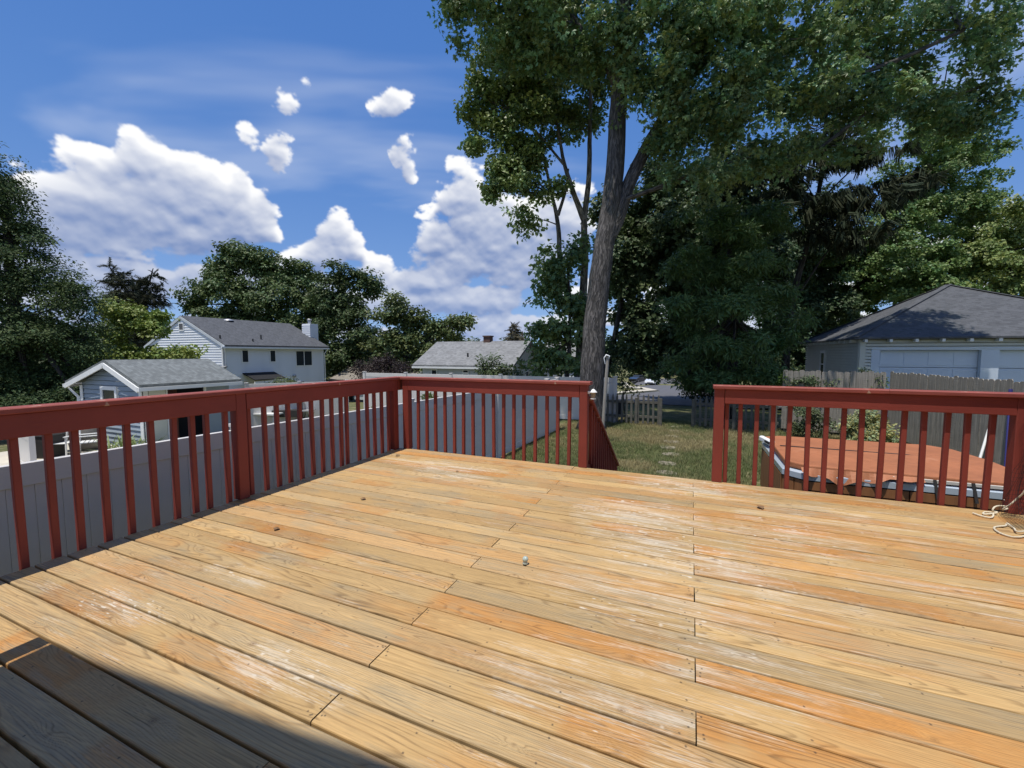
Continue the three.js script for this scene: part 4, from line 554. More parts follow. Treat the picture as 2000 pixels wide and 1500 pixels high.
/* ---------- trees and plants ---------- */
const LEAF = {};
{
  // a sprig: several leaves on short stalks; each leaf a folded blade
  const sprig = (n, len, wid, spread, droop, seed, lobes = 1, fold = 0.25) => {
    const r = rng(seed), g = new GB();
    for (let k = 0; k < n; k++) {
      const az = k / n * Math.PI * 2 + r() * 1.2, out = spread * (0.25 + 0.75 * r()), o = V3(Math.cos(az) * out, (r() - 0.5) * spread * 0.7, Math.sin(az) * out);
      const dir = V3(Math.cos(az + (r() - 0.5)), -droop + (r() - 0.5) * 0.8, Math.sin(az + (r() - 0.5))).normalize(), side = dir.clone().cross(V3((r() - 0.5) * 0.9, 1, (r() - 0.5) * 0.9)).normalize(), nor = side.clone().cross(dir).normalize(), L = len * (0.7 + 0.6 * r()), W = wid * (0.7 + 0.6 * r());
      for (let b = 0; b < lobes; b++) {
        const a = lobes === 1 ? 0 : (b - (lobes - 1) / 2) * 0.75, dd = dir.clone().multiplyScalar(Math.cos(a)).addScaledVector(side, Math.sin(a)), ss = side.clone().multiplyScalar(Math.cos(a)).addScaledVector(dir, -Math.sin(a)), l = L * (lobes > 1 && b !== (lobes - 1) / 2 ? 0.82 : 1), w = lobes > 1 ? W * 0.55 : W;
        const tip = o.clone().addScaledVector(dd, l), m = o.clone().addScaledVector(dd, l * 0.45), lf = m.clone().addScaledVector(ss, w / 2).addScaledVector(nor, w * fold), rt = m.clone().addScaledVector(ss, -w / 2).addScaledVector(nor, w * fold);
        g.tri(o, lf, tip); g.tri(o, tip, rt);
      }
    }
    return g.geo(false);
  };
  const needles = (n, len, seed, droop) => { const r = rng(seed), g = new GB(); for (let k = 0; k < n; k++) { const t = k / n, o = V3(0, -droop * t * t * 0.8, t * len), s = (1 - 0.6 * t) * 0.16; for (const f of [-1, 1]) { const e = o.clone().add(V3(f * s, (r() - 0.7) * 0.05, 0.09 * (0.6 + r() * 0.6))); g.tri(o, o.clone().add(V3(0, 0.012, 0.055)), e); g.tri(o.clone().add(V3(0, -0.012, 0)), e.clone().add(V3(0, -0.03, 0.03)), o); } } return g.geo(false); };
  const strands = (n, len, seed) => { const r = rng(seed), g = new GB(); for (let k = 0; k < n; k++) { const x = (r() - 0.5) * 0.45, z = (r() - 0.5) * 0.25, l = len * (0.5 + r() * 0.7), w = 0.02 + r() * 0.02, a = r() * 3; const c = Math.cos(a) * w, s = Math.sin(a) * w, bx = (r() - 0.5) * 0.15; g.quad(V3(x - c, 0, z - s), V3(x + c, 0, z + s), V3(x + c * 0.4 + bx, -l, z + s * 0.4), V3(x - c * 0.4 + bx, -l, z - s * 0.4)); } return g.geo(false); };
  LEAF.silver = [sprig(9, 0.145, 0.13, 0.24, 0.75, 1, 3), sprig(8, 0.15, 0.13, 0.25, 0.6, 2, 3)];
  LEAF.maple = [sprig(9, 0.16, 0.17, 0.26, 0.3, 3, 1), sprig(9, 0.17, 0.16, 0.27, 0.45, 4, 1)];
  LEAF.small = [sprig(12, 0.10, 0.065, 0.24, 0.3, 5, 1), sprig(12, 0.11, 0.06, 0.25, 0.2, 6, 1)];
  LEAF.feather = [sprig(16, 0.20, 0.045, 0.22, 0.55, 7, 1), sprig(16, 0.22, 0.04, 0.24, 0.7, 8, 1)];
  LEAF.needle = [needles(10, 0.5, 9, 0.2), needles(9, 0.45, 10, 0.35)];
  LEAF.drape = [strands(16, 0.55, 11), strands(14, 0.7, 12)];
  LEAF.shrub = [sprig(12, 0.07, 0.045, 0.13, 0.0, 13, 1), sprig(12, 0.065, 0.045, 0.13, 0.1, 14, 1)];
  LEAF.far = [sprig(8, 0.30, 0.26, 0.5, 0.35, 15, 1), sprig(8, 0.32, 0.24, 0.5, 0.3, 16, 1)];
  const leafMat = (tr, rough = 0.62) => phys([1, 1, 1], { rough, side: THREE.DoubleSide, transmission: tr, thickness: 0, specularIntensity: 0.5 });
  M.leaf = leafMat(0.42, 0.5); M.leafThin = leafMat(0.5, 0.48); M.needle = leafMat(0.08, 0.85); M.leafDull = leafMat(0.3, 0.68); M.leafDull.specularIntensity = 0.4;
  const bark = (rgb, seed, sx = 0.9, sy = 1.7, W = 256, H = 512, cx = 20, cy = 8) => { const f = (x, y) => { const u = x / W, v = y / H, w = (tfb(u, v, 6, 9, 2, seed + 5) - 0.5) * 0.11, a = tfb(u + w, v, cx, cy, 3, seed), b = tfb(u, v, 5, 4, 3, seed + 31); return [a, b]; }; const m = tex(W, H, (x, y, o) => { const [a, b] = f(x, y), k = 0.45 + 1.0 * sst(0.3, 0.68, a) + (hsh(x, y, 9) - 0.5) * 0.25, c = 0.7 + 0.6 * b; o[0] = rgb[0] * k * c; o[1] = rgb[1] * k * c; o[2] = rgb[2] * k * c * (0.95 + 0.1 * b); }, true, [sx, sy]); const h = tex(W, H, (x, y, o) => { const [a] = f(x, y); o[0] = o[1] = o[2] = sst(0.3, 0.68, a); }, false, [sx, sy]); return std([1, 1, 1], { rough: 0.95, map: m, bumpMap: h, bumpScale: 0.025 }); };
  M.bark = bark([0.10, 0.092, 0.086], 401, 1.35, 2.9, 512, 1024, 38, 17); M.barkDark = bark([0.05, 0.045, 0.04], 402); M.barkPale = bark([0.17, 0.155, 0.13], 403);
}
let INST = 0;
function crown(parent, kind, mat, placed, rgb, vary, r) { // placed: list of [pos, normal, scale]
  const gs = LEAF[kind], q = new THREE.Quaternion(), q2 = new THREE.Quaternion(), up = V3(0, 1, 0), m = new THREE.Matrix4(), c = new THREE.Color();
  gs.forEach((g, v) => {
    const mine = placed.filter((_, k) => k % gs.length === v), im = new THREE.InstancedMesh(g, mat, mine.length); im.name = 'foliage'; im.userData.kind = 'stuff'; INST += mine.length;
    mine.forEach(([p, n, s], k) => { q.setFromUnitVectors(up, n); q2.setFromAxisAngle(up, r() * 6.283); m.compose(p, q.multiply(q2), V3(s, s, s)); im.setMatrixAt(k, m); const a = 1 + (r() - 0.5) * vary, y = (r() - 0.5) * vary * 0.6; c.setRGB(rgb[0] * a * (1 + y), rgb[1] * a, rgb[2] * a * (1 - y)); im.setColorAt(k, c); });
    parent.add(im);
  });
}
/* a tree: trunk paths, lobes of foliage [pixel x, pixel y, radius x, radius y, depth] built as real ellipsoids at that distance */
function tree(name, label, o) {
  const r = rng(o.seed), B = o.base, t = base(name, [B.x, B.y, B.z]); tag(t, label, o.category || 'tree', o.group);
  const rel = p => p.clone().sub(B), lobes = o.lobes.map(l => { const c = P(l[0], l[1], l[4]), k = l[4] / FOCAL; return { c: rel(c), rx: l[2] * k, ry: l[3] * k, rz: l[2] * k * (o.deep || 0.85), w: l[5] || 1 }; });
  const wood = new GB(); for (const tr of o.trunks) { const pts = tr.pts.map(rel); const cv = new THREE.CatmullRomCurve3(pts), n = Math.max(6, pts.length * 4), P2 = cv.getPoints(n); wood.tube(P2.map((p, k) => p.add(V3((r() - 0.5) * tr.r0 * 0.12, 0, (r() - 0.5) * tr.r0 * 0.12))), P2.map((_, k) => lerp(tr.r0, tr.r1, Math.pow(k / n, 0.85)) * (k === 0 && tr.flare ? 1.35 : 1)), tr.seg || 9); }
  mesh('trunk', wood.geo(), o.bark || M.barkDark, t);
  const mid = rel(o.trunks[0].pts[Math.max(0, o.trunks[0].pts.length - 2)]), limbs = new GB(); const placed = [], clumpR = o.clump || 0.7, all = o.trunks.flatMap(tr => tr.pts.slice(Math.floor(tr.pts.length * 0.4)).map(rel));
  for (const L of lobes) {
    if (o.limbs !== false) { let bp = all[0], bd = 1e9; for (const q of all) { const d = q.distanceTo(L.c) + (q.y > L.c.y ? 2 * (q.y - L.c.y) : 0); if (d < bd) { bd = d; bp = q; } } const m1 = bp.clone().lerp(L.c, 0.5).add(V3((r() - 0.5), r() * 0.5, (r() - 0.5)).multiplyScalar(bd * 0.12)), lr = Math.max(0.03, Math.min(0.16, bd * 0.018)); limbs.tube(new THREE.QuadraticBezierCurve3(bp, m1, L.c.clone()).getPoints(6), [1, 0.9, 0.8, 0.7, 0.6, 0.5, 0.35].map(k => k * lr), 5, false); }
    const vol = Math.max(L.rx * L.ry, L.rx * L.rz), n = Math.round(vol * (o.dens || 5) * L.w);
    for (let k = 0; k < n; k++) {
      const u = r() * 2 - 1, a = r() * 6.283, s = Math.sqrt(1 - u * u), d = V3(s * Math.cos(a), u, s * Math.sin(a)), bump = 0.72 + 0.55 * n3(d.x * 2.2 + L.c.x, d.y * 2.2 + o.seed, d.z * 2.2), q = Math.pow(r(), o.shell || 0.45) * bump;
      const c = V3(L.c.x + d.x * L.rx * q, L.c.y + d.y * L.ry * q, L.c.z + d.z * L.rz * q);
      if (o.twigs !== false && r() < 0.4) { const e = L.c.clone().lerp(c, 0.25); limbs.tube([e, e.clone().lerp(c, 0.6).add(V3(0, -0.05, 0)), c], [0.022, 0.014, 0.007], 4, false); }
      const out = d.clone().multiplyScalar(o.outward ?? 0.5).add(V3(0, 0.75, 0)), m = Math.round((o.sprigs || 9) * (0.6 + 0.8 * r())), cr = clumpR * (0.6 + 0.7 * r());
      for (let j = 0; j < m; j++) { const e = V3(r() + r() - 1, (r() + r() - 1) * (o.flat || 0.55), r() + r() - 1).multiplyScalar(cr), nn = out.clone().add(V3(r() - 0.5, r() - 0.5, r() - 0.5).multiplyScalar(o.tilt || 1.5)).normalize(); placed.push([c.clone().add(e), nn, (o.scale || 1) * (0.75 + 0.5 * r())]); }
    }
  }
  if (limbs.n) mesh('branches', limbs.geo(), o.bark || M.barkDark, t).userData.kind = 'stuff';
  crown(t, o.leaf || 'maple', o.mat || M.leaf, placed, o.rgb || [0.06, 0.10, 0.03], o.vary ?? 0.5, r);
  return t;
}
const gnd = (px, depth) => { const p = P(px, 690, depth); p.y = T(p.x, p.z); return p; };
const simpleTrunk = (B, top, r0) => [{ pts: [B, B.clone().lerp(top, 0.5).add(V3(0.2, 0, 0.1)), top], r0, r1: r0 * 0.35 }];
{
  // 1. the big leaning silver maple
  const d = 14.2, B = gnd(1157, d); const tp = (x, y, dd = d) => P(x, y, dd);
  tree('silver_maple', 'tall leaning silver maple with rough grey trunk behind the gap in the railing', { seed: 11, base: B, bark: M.bark, leaf: 'silver', mat: M.leafThin, rgb: [0.25, 0.36, 0.15], vary: 0.75, scale: 0.84, dens: 4.2, sprigs: 28, clump: 0.68, shell: 0.6, flat: 0.85, outward: 0.3,
    trunks: [{ pts: [B.clone().setY(B.y - 0.1), tp(1156, 740), tp(1163, 620), tp(1177, 500), tp(1193, 400), tp(1206, 250), tp(1213, 110), tp(1222, -60), tp(1240, -260)], r0: 0.43, r1: 0.22, seg: 18, flare: true }, { pts: [tp(1183, 470), tp(1205, 430), tp(1232, 350), tp(1262, 290), tp(1290, 240), tp(1345, 150), tp(1400, 20), tp(1450, -150)], r0: 0.27, r1: 0.12, seg: 12 }, { pts: [tp(1205, 170), tp(1175, 110), tp(1130, 50), tp(1080, -40)], r0: 0.13, r1: 0.06 }, { pts: [tp(1300, 230), tp(1420, 190), tp(1560, 170, 13.5), tp(1720, 130, 13), tp(1880, 60, 12.5)], r0: 0.14, r1: 0.05 }, { pts: [tp(1400, 30), tp(1540, 60, 14), tp(1700, 210, 14), tp(1840, 190, 14), tp(1950, 160, 14)], r0: 0.12, r1: 0.04 }],
    lobes: [[1275, 170, 60, 60, 13.4], [1345, 270, 80, 60, 13.2], [1240, 120, 60, 60, 13.4], [1410, 160, 90, 80, 12.8], [1440, 330, 60, 40, 13.2], [1600, 290, 80, 40, 13.4, 0.8], [1180, 60, 60, 50, 13.2], [920, 30, 75, 40, 14], [880, 0, 40, 20, 14], [1000, 70, 90, 60, 14], [1080, 20, 110, 70, 13.5], [1110, 130, 80, 60, 14.5], [1040, -60, 180, 70, 14], [1260, 60, 110, 90, 13], [1330, 170, 110, 110, 13], [1310, 310, 60, 50, 15.4], [1400, 70, 130, 110, 12.6], [1430, 210, 110, 110, 12.6], [1380, 330, 70, 55, 13], [1520, 80, 120, 100, 12.6], [1540, 200, 100, 90, 12.8], [1480, 300, 60, 50, 13], [1640, 70, 130, 90, 13], [1680, 180, 110, 70, 13.4], [1770, 60, 110, 80, 13.6], [1850, 130, 90, 60, 14], [1900, 50, 80, 60, 14], [1940, 200, 60, 30, 14], [1890, 250, 60, 35, 14.4], [1780, 200, 80, 50, 14], [1300, -90, 220, 110, 13.6, 0.7], [1560, -90, 240, 100, 13.6, 0.7], [1820, -70, 200, 90, 14.4, 0.7], [1200, -250, 300, 140, 15, 0.6], [1550, -280, 320, 150, 15, 0.6], [1360, -480, 260, 160, 15, 0.5]] });
  // 2. slender many-stemmed maple behind it, left
  const d2 = 18, B2 = gnd(1128, d2), q = (x, y, dd = d2) => P(x, y, dd);
  tree('slender_maple', 'slender many-stemmed maple left of the big leaning trunk', { seed: 12, base: B2, bark: M.barkPale, leaf: 'maple', mat: M.leaf, rgb: [0.21, 0.29, 0.095], scale: 0.85, dens: 5.2, sprigs: 28, clump: 0.66, shell: 0.6,
    trunks: [{ pts: [B2, q(1136, 620), q(1142, 500), q(1141, 430), q(1150, 350), q(1152, 250), q(1156, 120)], r0: 0.21, r1: 0.07 }, { pts: [q(1141, 430), q(1118, 370), q(1100, 310), q(1085, 220)], r0: 0.14, r1: 0.05 }, { pts: [q(1130, 640), q(1095, 520), q(1090, 440), q(1078, 380), q(1060, 300)], r0: 0.15, r1: 0.05 }, { pts: [q(1090, 420), q(1105, 370), q(1110, 330)], r0: 0.08, r1: 0.04 }, { pts: [q(1100, 320), q(1040, 250), q(980, 210)], r0: 0.06, r1: 0.025 }],
    lobes: [[985, 130, 65, 50, 18], [935, 185, 40, 30, 18], [1010, 215, 75, 50, 18], [950, 265, 45, 35, 18], [1060, 150, 70, 70, 18], [1040, 290, 65, 45, 18], [975, 335, 50, 35, 17.6], [955, 375, 35, 18, 17.6], [1025, 370, 50, 40, 17.6], [1035, 425, 32, 28, 17.6], [1110, 260, 50, 60, 18.4, 0.7], [1130, 120, 80, 70, 18.4], [1150, 200, 50, 50, 19, 0.7], [1000, 165, 70, 60, 18.4], [1075, 215, 60, 50, 18.2], [930, 230, 40, 30, 18], [1010, 320, 60, 40, 18], [1095, 370, 30, 22, 18, 0.8], [1060, 60, 120, 70, 19]] });
  // 3. broadleaf young maple under the trunk, left
  const B3 = gnd(1100, 17);
  tree('young_maple', 'leafy young maple standing against the left of the big trunk', { seed: 13, base: B3, leaf: 'maple', rgb: [0.18, 0.27, 0.105], dens: 10, sprigs: 10, clump: 0.5, shell: 0.6, trunks: simpleTrunk(B3, P(1110, 520, 17), 0.12),
    lobes: [[1095, 525, 45, 45, 17], [1115, 590, 50, 40, 17], [1075, 560, 25, 25, 17], [1085, 640, 45, 38, 16.8], [1055, 640, 25, 30, 16.8], [1100, 700, 45, 30, 17], [1065, 680, 30, 25, 17], [1140, 640, 40, 60, 17.5], [1050, 655, 22, 24, 16.8], [1062, 600, 22, 24, 17], [1070, 510, 26, 24, 17.2], [1060, 715, 34, 20, 17], [1120, 470, 30, 30, 17.4]] });
  // 4. dark trees behind the picket fence and gate
  for (const [nm, lb, px, dep, seed, lobes, rgb, leaf] of [
    ['dark_maple', 'dark maple overhanging the street beyond the gateway', 1166, 24, 21, [[1225, 520, 60, 70, 24], [1290, 450, 90, 90, 24], [1250, 620, 60, 50, 24], [1330, 560, 80, 80, 24], [1225, 690, 40, 30, 23], [1285, 660, 55, 40, 23], [1340, 650, 50, 50, 23], [1210, 430, 50, 60, 25], [1275, 702, 30, 20, 23], [1380, 470, 90, 90, 25]], [0.10, 0.15, 0.06], 'maple'],
    ['locust_tree', 'feathery dark green tree hanging over the right end of the picket fence', 1430, 17.5, 22, [[1420, 430, 80, 55, 17], [1370, 520, 60, 55, 17], [1460, 520, 90, 60, 16.6], [1340, 600, 50, 40, 16.8], [1430, 600, 80, 55, 16.4], [1520, 590, 55, 55, 17], [1350, 680, 55, 40, 16.8], [1430, 680, 80, 45, 16.4], [1520, 670, 50, 45, 17], [1400, 735, 60, 30, 16.8], [1480, 735, 60, 30, 16.8], [1500, 450, 60, 60, 17.5], [1340, 735, 20, 30, 17]], [0.135, 0.225, 0.07], 'feather'],
    ['back_maple', 'tall dark broadleaf tree behind the feathery tree', 1450, 32, 23, [[1300, 380, 90, 70, 28], [1420, 380, 110, 90, 29], [1530, 470, 110, 110, 35], [1450, 560, 110, 100, 30], [1580, 620, 90, 80, 36], [1330, 480, 90, 90, 28], [1540, 700, 80, 60, 35], [1400, 690, 110, 70, 28], [1650, 520, 90, 80, 37]], [0.08, 0.13, 0.05], 'maple'],
  ]) { const b = gnd(px, dep); tree(nm, lb, { lobes, seed, base: b, leaf, rgb, dens: leaf === 'feather' ? 4.2 : 5, sprigs: leaf === 'feather' ? 34 : 26, flat: leaf === 'feather' ? 0.38 : 0.55, clump: leaf === 'feather' ? 0.72 : 0.85, scale: leaf === 'feather' ? 1.1 : 1.35, shell: 0.6, outward: 0.6, trunks: simpleTrunk(b, P(lobes[0][0], lobes[0][1], dep), 0.25) }); }
  // 5. drooping spruce
  const B5 = gnd(1535, 25);
  tree('drooping_spruce', 'dark spruce with drooping boughs showing between the maples', { seed: 31, base: B5, leaf: 'drape', mat: M.needle, rgb: [0.042, 0.055, 0.028], dens: 5, sprigs: 8, clump: 0.7, flat: 0.3, outward: 0, twigs: true, trunks: [{ pts: [B5, P(1545, 600, 25), P(1595, 400, 24), P(1620, 160, 23)], r0: 0.26, r1: 0.06 }], lobes: [[1430, 330, 60, 20, 22.5], [1500, 300, 70, 25, 23], [1560, 340, 60, 22, 23], [1620, 270, 70, 30, 23], [1700, 300, 60, 25, 23], [1540, 400, 80, 26, 22.6], [1680, 390, 80, 26, 23], [1620, 200, 50, 30, 23], [1760, 360, 60, 22, 23], [1640, 460, 90, 30, 23]] });
  // 6. bright maples on the right
  for (const [nm, lb, px, dep, seed, lobes, rgb, dens] of [
    ['sunlit_maple', 'sunlit green maple rising behind the garage roof', 1800, 36, 41, [[1800, 330, 70, 55, 33], [1870, 290, 60, 45, 33], [1930, 310, 40, 40, 34], [1760, 420, 80, 60, 33], [1850, 400, 80, 60, 33], [1920, 390, 55, 45, 34], [1720, 500, 80, 60, 33], [1810, 500, 90, 60, 32.5], [1900, 480, 80, 60, 33], [1680, 580, 70, 50, 37], [1790, 570, 90, 45, 33], [1640, 640, 60, 60, 38], [1830, 250, 60, 40, 35], [1560, 560, 60, 80, 38], [1680, 640, 60, 40, 38]], [0.20, 0.30, 0.095], 6.5],
    ['yellow_green_tree', 'pale yellow-green tree at the right edge behind the garage roof', 1960, 31, 42, [[1975, 430, 55, 50, 31], [1930, 520, 70, 50, 31], [2000, 520, 60, 60, 31], [1900, 570, 60, 30, 31], [1980, 590, 70, 40, 31], [2050, 470, 60, 80, 31]], [0.27, 0.34, 0.11], 7],
  ]) { const b = gnd(px, dep); tree(nm, lb, { lobes, seed, base: b, leaf: 'maple', rgb, dens: dens * 0.55, sprigs: 28, clump: 0.95, scale: 1.1, shell: 0.5, flat: 0.42, trunks: simpleTrunk(b, P(lobes[0][0], lobes[0][1] + 60, dep), 0.3) }); }
  // 7. left side
  const B7 = gnd(40, 19);
  tree('dark_left_tree', 'large dark tree filling the left edge behind the shed', { seed: 51, base: B7, leaf: 'small', mat: M.leafDull, rgb: [0.072, 0.115, 0.038], dens: 8, sprigs: 26, clump: 0.75, scale: 1.15, flat: 0.4, shell: 0.5, trunks: simpleTrunk(B7, P(10, 400, 19), 0.35), lobes: [[-40, 330, 70, 70, 19], [15, 390, 55, 50, 19], [-20, 470, 100, 80, 19], [60, 470, 40, 50, 19], [40, 560, 90, 70, 19], [110, 560, 55, 45, 19], [150, 590, 40, 45, 19], [60, 660, 110, 70, 19], [150, 670, 50, 60, 19], [60, 740, 120, 60, 19.5], [160, 740, 50, 50, 19.5], [-120, 600, 120, 160, 19], [-60, 740, 120, 60, 18], [60, 785, 120, 25, 18.6], [150, 775, 50, 25, 18.6]] });
  const B8 = gnd(250, 24);
  tree('bright_green_tree', 'bright yellow-green tree behind the pool shed', { seed: 52, base: B8, leaf: 'maple', rgb: [0.26, 0.33, 0.075], vary: 0.45, dens: 11, sprigs: 9, clump: 0.6, scale: 0.95, shell: 0.6, flat: 0.4, trunks: simpleTrunk(B8, P(250, 650, 24), 0.16), lobes: [[255, 610, 55, 28, 24], [220, 650, 32, 35, 23.6], [285, 640, 42, 30, 24], [240, 690, 45, 35, 23.6], [290, 690, 38, 32, 24], [310, 615, 22, 14, 24], [215, 710, 25, 30, 23.6], [350, 690, 40, 14, 24, 0.8], [385, 688, 20, 12, 24, 0.7], [330, 705, 45, 14, 24, 0.8], [300, 720, 40, 15, 24]] });
  const B9 = gnd(265, 46);
  tree('ragged_spruce', 'ragged twin-topped spruce on the skyline left of the white house', { seed: 53, base: B9, leaf: 'needle', mat: M.needle, rgb: [0.05, 0.058, 0.034], dens: 7, sprigs: 8, clump: 0.55, scale: 1.6, flat: 0.35, outward: 0.1, shell: 0.6, trunks: [{ pts: [B9, P(265, 600, 46), P(230, 545, 46), P(212, 519, 46)], r0: 0.3, r1: 0.05 }, { pts: [P(265, 600, 46), P(290, 555, 46), P(299, 524, 46)], r0: 0.2, r1: 0.04 }], lobes: [[216, 524, 10, 5, 46], [232, 538, 18, 6, 46], [247, 548, 16, 6, 46], [225, 556, 22, 6, 46], [258, 560, 22, 7, 46], [285, 555, 18, 6, 46], [298, 538, 8, 9, 46], [305, 562, 14, 5, 46], [240, 575, 32, 7, 46], [285, 578, 34, 8, 46], [215, 582, 16, 6, 46], [260, 592, 45, 8, 46], [310, 590, 18, 6, 46], [250, 615, 55, 14, 46], [265, 660, 60, 30, 46], [265, 720, 60, 30, 46]] });
  for (const [nm, lb, px, dep, seed, lobes, rgb] of [
    ['skyline_maple', 'big round maple on the skyline behind the white house, its left half', 480, 50, 54, [[470, 500, 45, 30, 50], [430, 530, 45, 30, 50], [510, 520, 50, 35, 50], [400, 565, 40, 28, 50], [460, 570, 60, 40, 49], [540, 540, 45, 40, 50], [380, 595, 28, 14, 50], [530, 590, 60, 40, 49], [440, 620, 70, 30, 50], [590, 540, 45, 35, 51], [600, 590, 50, 40, 50], [560, 640, 90, 40, 51], [640, 600, 50, 50, 51]], [0.125, 0.185, 0.06]],
    ['round_maple', 'dense round maple right of the white chimney', 680, 47, 55, [[670, 540, 40, 32, 47], [710, 560, 35, 35, 47], [650, 580, 40, 40, 47], [690, 610, 48, 40, 46.5], [640, 640, 40, 45, 47], [700, 660, 45, 40, 47], [660, 700, 60, 35, 47], [720, 710, 40, 30, 47]], [0.10, 0.15, 0.05]],
    ['open_maple', 'loose open maple with bare gaps left of the grey house', 790, 43, 56, [[770, 590, 22, 22, 43], [760, 620, 32, 22, 43], [805, 625, 35, 22, 43], [850, 640, 32, 16, 43], [890, 630, 26, 13, 43], [912, 628, 18, 12, 43], [790, 660, 50, 25, 43], [840, 680, 40, 20, 43], [750, 680, 40, 30, 43], [800, 715, 60, 25, 43], [870, 655, 25, 14, 43]], [0.15, 0.195, 0.065]],
  ]) { const b = gnd(px, dep); tree(nm, lb, { lobes, seed, base: b, leaf: 'far', rgb, dens: 3.8, sprigs: 15, clump: 1.05, scale: 0.95, flat: 0.45, shell: 0.55, trunks: simpleTrunk(b, P(px, 600, dep), 0.4) }); }
  const Bp = gnd(750, 36); tree('purple_leaf_tree', 'small dark purple-leaved tree above the deck corner', { seed: 57, base: Bp, leaf: 'small', rgb: [0.055, 0.036, 0.034], dens: 9, sprigs: 10, clump: 0.5, scale: 1.5, trunks: simpleTrunk(Bp, P(745, 730, 36), 0.12), lobes: [[745, 705, 30, 14, 36], [715, 718, 28, 12, 36], [775, 718, 28, 14, 36], [745, 732, 55, 14, 36]] });
  const Bc = gnd(1007, 70); tree('far_conifer', 'small brownish conifer on the skyline behind the grey house roof', { seed: 58, base: Bc, leaf: 'needle', mat: M.needle, rgb: [0.10, 0.092, 0.06], dens: 6, sprigs: 8, clump: 0.6, scale: 1.9, trunks: simpleTrunk(Bc, P(1008, 636, 70), 0.2), lobes: [[1008, 640, 10, 9, 70], [1006, 652, 18, 9, 70], [1008, 664, 24, 9, 70], [1006, 680, 28, 12, 70]] });
  // 8. the far wood that closes the horizon, and street trees
  const fr = rng(99); const spots = []; for (let a = -85; a < 45; a += 2.6) spots.push(a + fr() * 2);
  spots.forEach((a, k) => { const R = 85 + fr() * 60, x = Math.sin(a * Math.PI / 180) * R, z = -Math.cos(a * Math.PI / 180) * R; if (x > -16 && x < 2 && -z < 105) return; const b = V3(x, T(x, z) + 0, z), Hh = 7 + fr() * 4.5, r = rng(700 + k), t = base('far_tree', [b.x, b.y, b.z]); tag(t, 'distant dark green tree in the wood along the horizon', 'tree', 'distant trees along the horizon');
    mesh('trunk', new GB().tube([V3(0, -0.3, 0), V3(0.2, Hh * 0.6, 0)], [0.3, 0.15], 6).geo(), M.barkDark, t); const pl = []; for (let i = 0; i < 420; i++) { const u = r() * 2 - 1, aa = r() * 6.28, s = Math.sqrt(1 - u * u), q = Math.pow(r(), 0.35) * (0.7 + 0.5 * n3(s * Math.cos(aa) * 2 + k, u * 2, s * Math.sin(aa) * 2)); pl.push([V3(s * Math.cos(aa) * 5 * q, Hh * 0.55 + u * Hh * 0.52 * q, s * Math.sin(aa) * 5 * q), V3(r() - 0.5, 0.8, r() - 0.5).normalize(), 2.2 + r()]); }
    crown(t, 'far', M.leaf, pl, [0.09, 0.135, 0.05], 0.4, r); });
  console.log('instances', INST);
}
